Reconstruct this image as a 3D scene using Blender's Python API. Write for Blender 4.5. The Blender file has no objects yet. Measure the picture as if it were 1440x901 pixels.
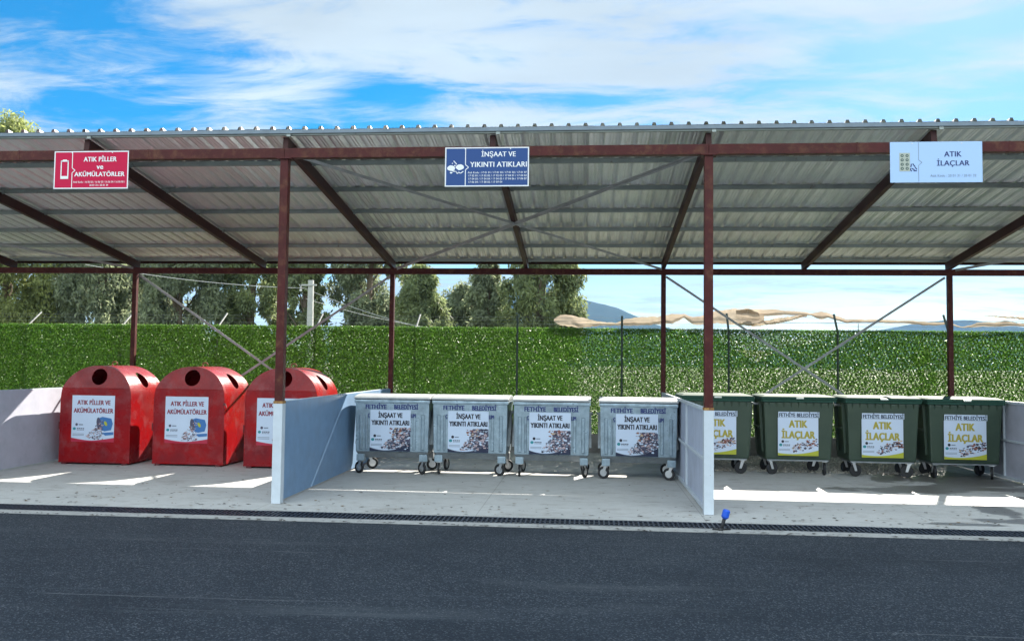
import bpy, bmesh, math, random
import numpy as np
from mathutils import Vector, Matrix
R = math.radians
rnd = random.Random(7)
sc = bpy.context.scene
COL = sc.collection

# ------------------------------------------------------------------ camera
F_PX, YAW, PIT, ROLL = 1226.13, -0.0859, 0.0499, 0.0117
cam_d = bpy.data.cameras.new('camera'); cam = bpy.data.objects.new('camera', cam_d); COL.objects.link(cam)
fw = Vector((math.sin(YAW)*math.cos(PIT), math.cos(YAW)*math.cos(PIT), math.sin(PIT)))
rt = Vector((math.cos(YAW), -math.sin(YAW), 0)); up = rt.cross(fw)
r2 = rt*math.cos(ROLL) + up*math.sin(ROLL); u2 = -rt*math.sin(ROLL) + up*math.cos(ROLL)
m = Matrix((r2, u2, -fw)).transposed().to_4x4(); m.translation = (4.3442, -12.1104, 2.0007)
cam.matrix_world = m
cam_d.sensor_width = 36; cam_d.lens = F_PX/1440*36; cam_d.clip_start = 0.05; cam_d.clip_end = 30000
sc.camera = cam

# ------------------------------------------------------------------ world, sun, exposure
SUN = Vector((0.43, 1.0, 0.70)).normalized()            # towards the sun
EL = math.asin(SUN.z); AZ = math.atan2(SUN.x, SUN.y)
world = bpy.data.worlds.new('World'); sc.world = world; world.use_nodes = True
nt = world.node_tree; nt.nodes.clear()
def N(t, **k):
    n = nt.nodes.new(t)
    for a, v in k.items(): setattr(n, a, v)
    return n
L = nt.links.new
def inp(n, i, v):
    if hasattr(v, 'is_linked'): L(v, n.inputs[i])
    else: n.inputs[i].default_value = v
def mth(op, a, b=0.0, c=0.0, clamp=False):
    n = N('ShaderNodeMath', operation=op, use_clamp=clamp)
    inp(n, 0, a); inp(n, 1, b)
    if op in ('MULTIPLY_ADD',): inp(n, 2, c)
    return n.outputs[0]
sky = N('ShaderNodeTexSky', sky_type='NISHITA', sun_disc=False, sun_elevation=EL, sun_rotation=AZ,
        air_density=1.0, dust_density=0.3, ozone_density=3.0, altitude=100)
hsv = N('ShaderNodeHueSaturation'); L(sky.outputs[0], hsv.inputs['Color'])
hsv.inputs['Saturation'].default_value = 1.62; hsv.inputs['Value'].default_value = 0.46
hsv.inputs['Hue'].default_value = 0.495
gam = N('ShaderNodeGamma'); L(hsv.outputs[0], gam.inputs[0]); gam.inputs[1].default_value = 1.0
tc = N('ShaderNodeTexCoord'); sep = N('ShaderNodeSeparateXYZ'); L(tc.outputs['Generated'], sep.inputs[0])
zz = mth('ADD', mth('MAXIMUM', sep.outputs[2], 0.0), 0.10)
cmb = N('ShaderNodeCombineXYZ'); L(mth('DIVIDE', sep.outputs[0], zz), cmb.inputs[0]); L(mth('DIVIDE', sep.outputs[1], zz), cmb.inputs[1])
mp = N('ShaderNodeMapping'); L(cmb.outputs[0], mp.inputs[0]); mp.inputs['Rotation'].default_value = (0, 0, R(58)); mp.inputs['Scale'].default_value = (0.40, 0.85, 1)
mp.inputs['Location'].default_value = (1.3, 0.4, 0)
nz = N('ShaderNodeTexNoise'); L(mp.outputs[0], nz.inputs['Vector'])
nz.inputs['Scale'].default_value = 1.5; nz.inputs['Detail'].default_value = 10; nz.inputs['Roughness'].default_value = 0.60; nz.inputs['Distortion'].default_value = 0.8
def lobe(px, py, sharp, w):
    d = (fw*F_PX + r2*(px-720) + u2*(450.5-py)).normalized()
    v = N('ShaderNodeVectorMath', operation='DOT_PRODUCT'); nrm = N('ShaderNodeVectorMath', operation='NORMALIZE')
    L(tc.outputs['Generated'], nrm.inputs[0]); L(nrm.outputs[0], v.inputs[0]); v.inputs[1].default_value = d
    return mth('MULTIPLY', mth('POWER', mth('MAXIMUM', v.outputs['Value'], 0.0), sharp), w)
nzf = N('ShaderNodeTexNoise'); L(mp.outputs[0], nzf.inputs['Vector']); nzf.inputs['Scale'].default_value = 5.5; nzf.inputs['Detail'].default_value = 10; nzf.inputs['Roughness'].default_value = .65; nzf.inputs['Distortion'].default_value = .6
cov = mth('ADD', nz.outputs[0], mth('MULTIPLY', mth('SUBTRACT', nzf.outputs[0], .5), .70))
for px, py, s, w in ((700, 90, 14, .11), (1320, 40, 12, -.08), (250, 70, 90, -.10), (40, 0, 150, -.20), (560, 140, 500, -.12), (60, 110, 120, .14), (400, 60, 60, .06), (1150, 60, 60, .05)):
    cov = mth('ADD', cov, lobe(px, py, s, w))
# unseen cloud cover added behind the camera for fill light
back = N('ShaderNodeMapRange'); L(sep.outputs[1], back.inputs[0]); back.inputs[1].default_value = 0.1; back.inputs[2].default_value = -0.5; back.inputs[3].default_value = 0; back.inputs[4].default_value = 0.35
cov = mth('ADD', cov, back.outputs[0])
ramp = N('ShaderNodeMapRange', interpolation_type='SMOOTHSTEP'); L(cov, ramp.inputs[0]); ramp.inputs[1].default_value = 0.37; ramp.inputs[2].default_value = 0.65; ramp.inputs[4].default_value = 0.96
# cloud brightness: soft noise
nz2 = N('ShaderNodeTexNoise'); L(mp.outputs[0], nz2.inputs['Vector']); nz2.inputs['Scale'].default_value = 2.2; nz2.inputs['Detail'].default_value = 6
cb = N('ShaderNodeMapRange'); L(nz2.outputs[0], cb.inputs[0]); cb.inputs[1].default_value = .3; cb.inputs[2].default_value = .7; cb.inputs[3].default_value = .78; cb.inputs[4].default_value = 1.08
bb = N('ShaderNodeMapRange'); L(sep.outputs[1], bb.inputs[0]); bb.inputs[1].default_value = 0.1; bb.inputs[2].default_value = -0.6; bb.inputs[3].default_value = 1.0; bb.inputs[4].default_value = 3.4  # brightens the added clouds behind the camera to lift the fill light
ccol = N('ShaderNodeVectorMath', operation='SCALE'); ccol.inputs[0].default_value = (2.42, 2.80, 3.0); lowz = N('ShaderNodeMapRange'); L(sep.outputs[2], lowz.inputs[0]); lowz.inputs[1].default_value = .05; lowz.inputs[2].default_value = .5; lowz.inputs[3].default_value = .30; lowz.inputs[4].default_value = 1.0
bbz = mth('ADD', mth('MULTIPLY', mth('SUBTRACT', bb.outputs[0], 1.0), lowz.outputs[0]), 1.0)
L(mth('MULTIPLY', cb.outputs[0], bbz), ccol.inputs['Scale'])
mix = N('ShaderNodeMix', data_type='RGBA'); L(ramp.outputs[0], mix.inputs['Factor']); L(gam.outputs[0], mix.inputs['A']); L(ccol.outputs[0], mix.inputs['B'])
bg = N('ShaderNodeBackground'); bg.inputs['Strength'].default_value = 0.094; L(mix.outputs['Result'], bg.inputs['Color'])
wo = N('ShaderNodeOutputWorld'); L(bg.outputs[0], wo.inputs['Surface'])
world.cycles.sampling_method = 'MANUAL'; world.cycles.sample_map_resolution = 1024

sl = bpy.data.lights.new('sun', 'SUN'); sl.energy = 5.0; sl.angle = R(0.5); sl.color = (1.0, 0.93, 0.82)
so = bpy.data.objects.new('sun', sl); COL.objects.link(so); so.rotation_euler = SUN.to_track_quat('Z', 'Y').to_euler(); so.location = (20, 40, 40)

sc.view_settings.view_transform = 'Standard'; sc.view_settings.look = 'None'
sc.view_settings.gamma = 1; sc.view_settings.exposure = 1.78; sc.view_settings.use_curve_mapping = False
sc.render.engine = 'CYCLES'
cy = sc.cycles; cy.max_bounces = 6; cy.diffuse_bounces = 4; cy.glossy_bounces = 3; cy.transmission_bounces = 3; cy.transparent_max_bounces = 6; cy.volume_bounces = 0
cy.use_denoising = True; cy.caustics_reflective = False; cy.caustics_refractive = False; cy.sample_clamp_indirect = 6

# ------------------------------------------------------------------ materials
MATS = {}
def mat(name, col, rough=.6, metal=0., var=0., vscale=4., col2=None, bump=0., bscale=60., stretch=None, spec=.5, transl=0., coat=0., objrand=0., dirt=None, rough_var=0.):
    if name in MATS: return MATS[name]
    m = bpy.data.materials.new(name); MATS[name] = m; m.use_nodes = True
    t = m.node_tree; b = t.nodes['Principled BSDF']; ln = t.links.new
    b.inputs['Roughness'].default_value = rough; b.inputs['Metallic'].default_value = metal
    b.inputs['Specular IOR Level'].default_value = spec
    b.inputs['Coat Weight'].default_value = coat
    b.inputs['Base Color'].default_value = (*col, 1)
    out = None
    co = t.nodes.new('ShaderNodeTexCoord').outputs['Object']
    if stretch:
        mpn = t.nodes.new('ShaderNodeMapping'); ln(co, mpn.inputs[0]); mpn.inputs['Scale'].default_value = stretch; co2 = mpn.outputs[0]
    else: co2 = co
    if objrand or var:
        oi = t.nodes.new('ShaderNodeObjectInfo')
        sm = t.nodes.new('ShaderNodeVectorMath'); sm.operation = 'SCALE'; cc = t.nodes.new('ShaderNodeCombineXYZ')
        for i in range(3): ln(oi.outputs['Random'], cc.inputs[i])
        ln(cc.outputs[0], sm.inputs[0]); sm.inputs['Scale'].default_value = 37.
        ad = t.nodes.new('ShaderNodeVectorMath'); ln(co2, ad.inputs[0]); ln(sm.outputs[0], ad.inputs[1]); co2 = ad.outputs[0]
    if var:
        n = t.nodes.new('ShaderNodeTexNoise'); ln(co2, n.inputs['Vector']); n.inputs['Scale'].default_value = vscale; n.inputs['Detail'].default_value = 8; n.inputs['Roughness'].default_value = .65
        mr = t.nodes.new('ShaderNodeMapRange'); ln(n.outputs[0], mr.inputs[0]); mr.inputs[1].default_value = .32; mr.inputs[2].default_value = .68
        c2 = col2 or tuple(c*(1-var) for c in col)
        mx = t.nodes.new('ShaderNodeMix'); mx.data_type = 'RGBA'; ln(mr.outputs[0], mx.inputs['Factor'])
        mx.inputs['A'].default_value = (*col, 1); mx.inputs['B'].default_value = (*c2, 1); out = mx.outputs['Result']
        if rough_var:
            r_ = t.nodes.new('ShaderNodeMapRange'); ln(n.outputs[0], r_.inputs[0]); r_.inputs[1].default_value = .3; r_.inputs[2].default_value = .7
            r_.inputs[3].default_value = rough-rough_var; r_.inputs[4].default_value = rough+rough_var; ln(r_.outputs[0], b.inputs['Roughness'])
    if objrand:
        mr = t.nodes.new('ShaderNodeMapRange'); ln(oi.outputs['Random'], mr.inputs[0]); mr.inputs[3].default_value = 1-objrand; mr.inputs[4].default_value = 1+objrand
        sv = t.nodes.new('ShaderNodeVectorMath'); sv.operation = 'SCALE'
        if out: ln(out, sv.inputs[0])
        else: sv.inputs[0].default_value = col
        ln(mr.outputs[0], sv.inputs['Scale']); out = sv.outputs[0]
    if dirt:   # (colour, scale, low, high) blotches / streaks
        n = t.nodes.new('ShaderNodeTexNoise'); dm = t.nodes.new('ShaderNodeMapping'); ln(co, dm.inputs[0]); dm.inputs['Scale'].default_value = dirt[4] if len(dirt) > 4 else (1, 1, 1)
        ln(dm.outputs[0], n.inputs['Vector']); n.inputs['Scale'].default_value = dirt[1]; n.inputs['Detail'].default_value = 10; n.inputs['Roughness'].default_value = .7
        mr = t.nodes.new('ShaderNodeMapRange'); ln(n.outputs[0], mr.inputs[0]); mr.inputs[1].default_value = dirt[2]; mr.inputs[2].default_value = dirt[3]
        mx = t.nodes.new('ShaderNodeMix'); mx.data_type = 'RGBA'; ln(mr.outputs[0], mx.inputs['Factor'])
        if out: ln(out, mx.inputs['A'])
        else: mx.inputs['A'].default_value = (*col, 1)
        mx.inputs['B'].default_value = (*dirt[0], 1); out = mx.outputs['Result']
    if out: ln(out, b.inputs['Base Color'])
    if bump:
        n = t.nodes.new('ShaderNodeTexNoise'); ln(co2, n.inputs['Vector']); n.inputs['Scale'].default_value = bscale; n.inputs['Detail'].default_value = 4
        bp = t.nodes.new('ShaderNodeBump'); bp.inputs['Strength'].default_value = bump; bp.inputs['Distance'].default_value = .01; ln(n.outputs[0], bp.inputs['Height']); ln(bp.outputs[0], b.inputs['Normal'])
    if transl:
        tr = t.nodes.new('ShaderNodeBsdfTranslucent'); ms = t.nodes.new('ShaderNodeMixShader'); ms.inputs[0].default_value = transl
        if out:
            ln(out, tr.inputs[0])
        else: tr.inputs[0].default_value = (*col, 1)
        ln(b.outputs[0], ms.inputs[1]); ln(tr.outputs[0], ms.inputs[2]); ln(ms.outputs[0], t.nodes['Material Output'].inputs['Surface'])
    return m

M_maroon = mat('maroon_paint', (.085, .017, .016), .5, spec=.2, var=.35, vscale=6, dirt=((.13, .055, .03), 7, .50, .70), bump=.1)
M_rafter = mat('rafter_paint', (.060, .020, .018), .5, spec=.2, var=.4, vscale=3)
M_zinc = mat('galvanised_sheet', (.91, .92, .94), .38, .52, var=.15, vscale=7, stretch=(6, .5, 1), objrand=.12, rough_var=.1, dirt=((.66, .66, .66), 1.3, .52, .78))
M_purlin = mat('galvanised_purlin', (.36, .40, .38), .5, .6, var=.25, vscale=3, dirt=((.16, .09, .06), 4, .62, .72))
M_brace = mat('galvanised_angle', (.50, .51, .51), .5, .3, var=.3, vscale=5)
M_panel = mat('panel_blue_grey', (.17, .29, .46), .5, var=.14, vscale=5, bump=.05, dirt=((.15, .24, .36), 2.5, .48, .72))
M_panelw = mat('panel_white', (.50, .55, .68), .55, var=.12, vscale=4, dirt=((.38, .42, .52), 2.5, .48, .72))
M_panelg = mat('panel_pale_grey', (.50, .51, .60), .55, var=.12, vscale=4, dirt=((.38, .40, .47), 2.5, .48, .72))
M_white = mat('white_paint', (.56, .62, .68), .5, var=.1, vscale=8, dirt=((.35, .18, .08), 14, .66, .74))
M_black = mat('black_rubber', (.02, .02, .022), .6, var=.3, vscale=20)
M_steel = mat('bright_steel', (.62, .63, .64), .35, .8)
M_red = mat('red_paint', (.36, .005, .006), .28, var=.6, vscale=1.5, col2=(.16, .003, .009), rough_var=.14, objrand=.08, spec=.3, dirt=((.27, .07, .075), 3.4, .50, .76), bump=.12)
M_redup = mat('red_paint_sky_sheen', (.40, .13, .15), .36, var=.6, vscale=2.4, col2=(.26, .03, .045), spec=.4, rough_var=.08, bump=.1)  # pinkish sky reflection on the tilted gable, put into the base colour
M_silver = mat('galvanised_bin_steel', (.44, .56, .65), .34, .5, var=.5, vscale=5, objrand=.06, rough_var=.1, dirt=((.25, .34, .41), 4, .5, .7, (3, 3, .8)), bump=.08)
M_silverlid = mat('galvanised_lid', (.46, .49, .51), .5, .4, var=.2, vscale=5)
M_silverdk = mat('galvanised_frame', (.33, .36, .38), .5, .5, var=.3, vscale=6)
M_green = mat('green_plastic', (.028, .052, .034), .42, var=.25, vscale=3, col2=(.040, .066, .042), bump=.05, dirt=((.06, .085, .06), 3, .58, .8))
M_greenlid = mat('green_plastic_lid', (.026, .075, .055), .75, spec=.2, var=.2, vscale=4)
def flat(name, col, rough=.55): return mat(name, col, rough)
I_navy = flat('ink_navy', (.012, .028, .16)); I_black = flat('ink_black', (.012, .014, .03)); I_maroon = flat('ink_maroon', (.22, .015, .04))
I_gold = flat('ink_gold', (.38, .33, .04)); I_white = flat('ink_white', (.82, .84, .86)); I_gray = flat('ink_gray', (.20, .25, .33)); I_teal = flat('ink_teal', (.02, .25, .30))
P_white = mat('poster_vinyl', (.58, .68, .84), .35, var=.06, vscale=2); P_red = flat('poster_red', (.45, .015, .05)); P_navy = flat('poster_navy', (.010, .017, .05))
P_lime = flat('poster_lime', (.42, .44, .03)); P_blue = flat('poster_blue', (.04, .16, .42)); P_sky = flat('poster_pale_blue', (.45, .60, .76))
P_brown = flat('poster_brown', (.22, .07, .05)); P_pink = flat('poster_dusty', (.48, .36, .38)); P_slate = flat('poster_slate', (.07, .07, .12)); P_skin = flat('poster_buff', (.55, .42, .30))
S_red = mat('sign_crimson', (.55, .002, .055), .5, spec=.25); S_blue = mat('sign_navy', (.028, .075, .24), .5, spec=.25); S_white = mat('sign_pale', (.40, .58, .86), .45)
S_foil = flat('sign_foil', (.42, .46, .40)); S_pill = flat('sign_pill', (.06, .10, .09))
M_conc = None

# ------------------------------------------------------------------ mesh helpers
def finish(name, me, mats, parent=None, loc=None, rz=0., smooth=False):
    for mm in (mats if isinstance(mats, (list, tuple)) else [mats]): me.materials.append(mm)
    o = bpy.data.objects.new(name, me); COL.objects.link(o)
    if parent: o.parent = parent
    if loc is not None: o.location = loc
    o.rotation_euler.z = rz
    if smooth:
        for p in me.polygons: p.use_smooth = True
    return o
class MB:
    def __init__(s): s.v = []; s.f = []; s.m = []
    def poly(s, pts, mi=0):
        n = len(s.v); s.v += [tuple(p) for p in pts]; s.f.append(tuple(range(n, n+len(pts)))); s.m.append(mi)
    def box(s, x0, x1, y0, y1, z0, z1, mi=0, c=0.0):
        """box; c = chamfer on all vertical-plane corners (x/z outline)"""
        if c:
            ring = [(x0+c, z0), (x1-c, z0), (x1, z0+c), (x1, z1-c), (x1-c, z1), (x0+c, z1), (x0, z1-c), (x0, z0+c)]
        else: ring = [(x0, z0), (x1, z0), (x1, z1), (x0, z1)]
        n = len(s.v); k = len(ring)
        s.v += [(x, y0, z) for x, z in ring] + [(x, y1, z) for x, z in ring]
        s.f.append(tuple(range(n, n+k))); s.m.append(mi)
        s.f.append(tuple(range(n+2*k-1, n+k-1, -1))); s.m.append(mi)
        for i in range(k):
            j = (i+1) % k; s.f.append((n+i, n+k+i, n+k+j, n+j)); s.m.append(mi)
    def bar(s, a, b, w, h, mi=0, upv=(0, 0, 1)):
        a = Vector(a); b = Vector(b); d = (b-a).normalized(); u = Vector(upv)
        r = d.cross(u).normalized(); u = r.cross(d).normalized(); n = len(s.v)
        for p in (a, b):
            for sx, sz in ((-1, -1), (1, -1), (1, 1), (-1, 1)): s.v.append(tuple(p + r*(sx*w/2) + u*(sz*h/2)))
        for f in ((0, 3, 2, 1), (4, 5, 6, 7), (0, 1, 5, 4), (1, 2, 6, 5), (2, 3, 7, 6), (3, 0, 4, 7)): s.f.append(tuple(n+i for i in f)); s.m.append(mi)
    def tube(s, pts, rad, k=8, mi=0, cap=True):
        pts = [Vector(p) for p in pts]; n = len(s.v); rs = rad if isinstance(rad, (list, tuple)) else [rad]*len(pts)
        for i, p in enumerate(pts):
            d = (pts[min(i+1, len(pts)-1)]-pts[max(i-1, 0)]).normalized()
            ref = Vector((0, 0, 1)) if abs(d.z) < .9 else Vector((1, 0, 0))
            a = d.cross(ref).normalized(); b = d.cross(a)
            for j in range(k): t = 2*math.pi*j/k; s.v.append(tuple(p + a*(math.cos(t)*rs[i]) + b*(math.sin(t)*rs[i])))
        for i in range(len(pts)-1):
            for j in range(k): q = (j+1) % k; s.f.append((n+i*k+j, n+i*k+q, n+(i+1)*k+q, n+(i+1)*k+j)); s.m.append(mi)
        if cap:
            s.f.append(tuple(range(n+k-1, n-1, -1))); s.m.append(mi); e = n+(len(pts)-1)*k; s.f.append(tuple(range(e, e+k))); s.m.append(mi)
    def frustum(s, r0, r1, z0, z1, mi=0):
        """r = (x0,x1,y0,y1) rectangles at z0 and z1"""
        n = len(s.v)
        for r, z in ((r0, z0), (r1, z1)): s.v += [(r[0], r[2], z), (r[1], r[2], z), (r[1], r[3], z), (r[0], r[3], z)]
        for f in ((0, 3, 2, 1), (4, 5, 6, 7), (0, 1, 5, 4), (1, 2, 6, 5), (2, 3, 7, 6), (3, 0, 4, 7)): s.f.append(tuple(n+i for i in f)); s.m.append(mi)
    def mesh(s, name):
        me = bpy.data.meshes.new(name); me.from_pydata(s.v, [], s.f)
        if any(s.m): me.polygons.foreach_set('material_index', s.m)
        me.update(); return me
    def build(s, name, mats, parent=None, loc=None, rz=0., smooth=False, bevel=0., merge=False):
        me = s.mesh(name)
        if bevel or merge:
            b = bmesh.new(); b.from_mesh(me)
            bmesh.ops.remove_doubles(b, verts=b.verts, dist=1e-5)
            bmesh.ops.recalc_face_normals(b, faces=b.faces)
            if bevel:
                ed = [e for e in b.edges if len(e.link_faces) == 2 and e.calc_face_angle(0) > .5]
                bmesh.ops.bevel(b, geom=ed, offset=bevel, segments=2, affect='EDGES', profile=.6, clamp_overlap=True)
            b.to_mesh(me); b.free()
        return finish(name, me, mats, parent, loc, rz, smooth)
def thing(name, label, cat, loc=(0, 0, 0), rz=0., group=None):
    o = bpy.data.objects.new(name, None); COL.objects.link(o); o.location = loc; o.rotation_euler.z = rz; o.empty_display_size = .2
    return tag(o, label, cat, group)
def tag(o, label=None, cat=None, group=None, kind=None):
    if label: o['label'] = label
    if cat: o['category'] = cat
    if group: o['group'] = group
    if kind: o['kind'] = kind
    return o
def kids(o): return [c for c in bpy.data.objects if c.parent == o]
def copy_tree(o, parent=None):
    c = o.copy(); COL.objects.link(c); c.parent = parent
    for ch in kids(o): copy_tree(ch, c)
    return c
def fast_mesh(name, verts, quads):
    me = bpy.data.meshes.new(name); verts = np.asarray(verts, 'f'); quads = np.asarray(quads, 'i')
    me.vertices.add(len(verts)); me.vertices.foreach_set('co', verts.ravel())
    k = quads.shape[1]; me.loops.add(quads.size); me.loops.foreach_set('vertex_index', quads.ravel())
    me.polygons.add(len(quads)); me.polygons.foreach_set('loop_start', np.arange(0, quads.size, k, dtype='i'))
    me.update(calc_edges=True); return me

# text as flat lettering
_tc = {}
def text_mesh(s, bold=.0):
    key = (s, bold)
    if key in _tc: return _tc[key]
    cu = bpy.data.curves.new('t', 'FONT'); cu.body = s; cu.size = 1; cu.offset = bold; cu.resolution_u = 3; cu.space_character = 1.04
    ob = bpy.data.objects.new('t', cu); COL.objects.link(ob)
    dg = bpy.context.evaluated_depsgraph_get(); me = bpy.data.meshes.new_from_object(ob.evaluated_get(dg))
    vs = [tuple(v.co) for v in me.vertices]; fs = [tuple(p.vertices) for p in me.polygons]
    bpy.data.objects.remove(ob); bpy.data.curves.remove(cu); bpy.data.meshes.remove(me); _tc[key] = (vs, fs); return vs, fs
CAP = 0.727
def add_text(mb, s, x0, x1, zb, cap, y, bold=.02, mi=0):
    """text with its left/right ends at x0/x1, baseline zb and capital height cap, in the plane y"""
    vs, fs = text_mesh(s, 0); xs = [v[0] for v in vs]; a, b = min(xs), max(xs); d = bold*cap*1.15; k = 0
    for dx in (-d, -d*.35, d*.35, d):          # printed strokes thickened sideways
        for dz in ((-d*.45, d*.45) if bold > .03 else (0,)):
            n = len(mb.v); k += 1
            mb.v += [(x0+d+dx+(v[0]-a)/(b-a)*(x1-x0-2*d), y-.0001*k, zb+v[1]*cap/CAP+dz) for v in vs]
            for f in fs: mb.f.append(tuple(n+i for i in f)); mb.m.append(mi)
def letter(parent, m, *a, name='lettering', **k):
    b = MB(); add_text(b, *a, **k); return b.build(name, m, parent)
def ell(mb, cx, cz, rx, rz, y, mi=0, k=20, ang=0.):
    ca, sa = math.cos(ang), math.sin(ang)
    mb.poly([(cx+rx*math.cos(t)*ca-rz*math.sin(t)*sa, y, cz+rx*math.cos(t)*sa+rz*math.sin(t)*ca) for t in [2*math.pi*i/k for i in range(k)]], mi)
def rect(mb, x0, x1, z0, z1, y, mi=0): mb.poly([(x0, y, z0), (x1, y, z0), (x1, y, z1), (x0, y, z1)], mi)
def scraps(mb, region, n, size, y, mis, r):
    """angular printed fragments inside region(u,v)->bool given in the box"""
    x0, x1, z0, z1, test = region; k = 0; tries = 0
    while k < n and tries < n*30:
        tries += 1; x = r.uniform(x0, x1); z = r.uniform(z0, z1)
        if not test((x-x0)/(x1-x0), (z-z0)/(z1-z0)): continue
        a = r.uniform(0, 6.3); s = size*r.uniform(.5, 1.3); q = r.randint(3, 5)
        mb.poly([(x+s*r.uniform(.5, 1.2)*math.cos(a+6.283*i/q), y-.00002*k, z+s*.6*r.uniform(.5, 1.2)*math.sin(a+6.283*i/q)) for i in range(q)], mis[r.randrange(len(mis))]); k += 1

# ================================================================== THE SETTING
# concrete slab material with damp stains and a dark floor patch
def slab_material():
    m = bpy.data.materials.new('concrete_slab'); m.use_nodes = True; t = m.node_tree; ln = t.links.new; b = t.nodes['Principled BSDF']
    co = t.nodes.new('ShaderNodeTexCoord').outputs['Object']
    def noise(s, d=8, sc_=(1, 1, 1), r=.65):
        mm = t.nodes.new('ShaderNodeMapping'); ln(co, mm.inputs[0]); mm.inputs['Scale'].default_value = sc_
        n = t.nodes.new('ShaderNodeTexNoise'); ln(mm.outputs[0], n.inputs['Vector']); n.inputs['Scale'].default_value = s; n.inputs['Detail'].default_value = d; n.inputs['Roughness'].default_value = r; return n.outputs[0]
    def rng(v, a, b_, c=0., d=1.):
        n = t.nodes.new('ShaderNodeMapRange'); ln(v, n.inputs[0]); n.inputs[1].default_value = a; n.inputs[2].default_value = b_; n.inputs[3].default_value = c; n.inputs[4].default_value = d; return n.outputs[0]
    def mx(f, a, b_):
        n = t.nodes.new('ShaderNodeMix'); n.data_type = 'RGBA'; ln(f, n.inputs['Factor'])
        for k, v in (('A', a), ('B', b_)):
            if isinstance(v, tuple): n.inputs[k].default_value = (*v, 1)
            else: ln(v, n.inputs[k])
        return n.outputs['Result']
    def ma(op, a, b_=0.):
        n = t.nodes.new('ShaderNodeMath'); n.operation = op
        for i, v in enumerate((a, b_)):
            if isinstance(v, (int, float)): n.inputs[i].default_value = v
            else: ln(v, n.inputs[i])
        return n.outputs[0]
    c = mx(rng(noise(.8), .3, .7), (.49, .49, .48), (.39, .39, .38))
    c = mx(rng(noise(5.), .5, .75), c, (.37, .36, .345))
    c = mx(rng(noise(40, 3), .35, .72, 0, .5), c, (.50, .51, .50))
    c = mx(rng(noise(2.2, 9, (1, 3, 1)), .55, .68, 0, .55), c, (.22, .20, .18))
    c = mx(rng(noise(.9, 9, (1, 1, 1), .75), .57, .66, 0, .5), c, (.25, .225, .20))
    c = mx(rng(noise(22, 2), .74, .78, 0, .85), c, (.05, .045, .04))
    wet_dark = None
    sx = t.nodes.new('ShaderNodeSeparateXYZ'); ln(co, sx.inputs[0])
    nd = noise(1.6, 6); ndx = ma('MULTIPLY', ma('SUBTRACT', nd, .5), 2.2)
    for cx, cyy, rx, ry in ((9.6, 2.85, 1.3, .36), (10.8, 3.25, 1.5, .30), (10.2, 1.05, .28, .7), (10.6, .05, 1.1, .28), (11.8, 2.3, .8, .22), (9.3, -.25, .6, .12), (10.9, 4.6, 1.3, 1.2)):  # last ellipse is a dark floor patch around the end green bin
        dx = ma('DIVIDE', ma('SUBTRACT', sx.outputs[0], cx), rx); dy = ma('DIVIDE', ma('SUBTRACT', sx.outputs[1], cyy), ry)
        d = ma('ADD', ma('SQRT', ma('ADD', ma('MULTIPLY', dx, dx), ma('MULTIPLY', dy, dy))), ndx)
        w = rng(d, .85, 1.0, 1., 0.); wet_dark = w if wet_dark is None else ma('MAXIMUM', wet_dark, w)
    c = mx(ma('MULTIPLY', wet_dark, .75), c, (.075, .068, .06))
    # expansion joints every 6 m
    jx = ma('ABSOLUTE', ma('SUBTRACT', ma('FRACT', ma('DIVIDE', ma('ADD', sx.outputs[0], 60.1), 3.0)), .5))
    jl = rng(jx, .4975, .4990); c = mx(ma('MULTIPLY', jl, .5), c, (.14, .13, .12))
    ln(c, b.inputs['Base Color']); ln(rng(wet_dark, 0, 1, .82, .35), b.inputs['Roughness'])
    bp = t.nodes.new('ShaderNodeBump'); bp.inputs['Strength'].default_value = .25; bp.inputs['Distance'].default_value = .01
    ln(ma('ADD', noise(60, 4), ma('MULTIPLY', noise(8, 4), 1.5)), bp.inputs['Height']); ln(bp.outputs[0], b.inputs['Normal'])
    return m
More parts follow.
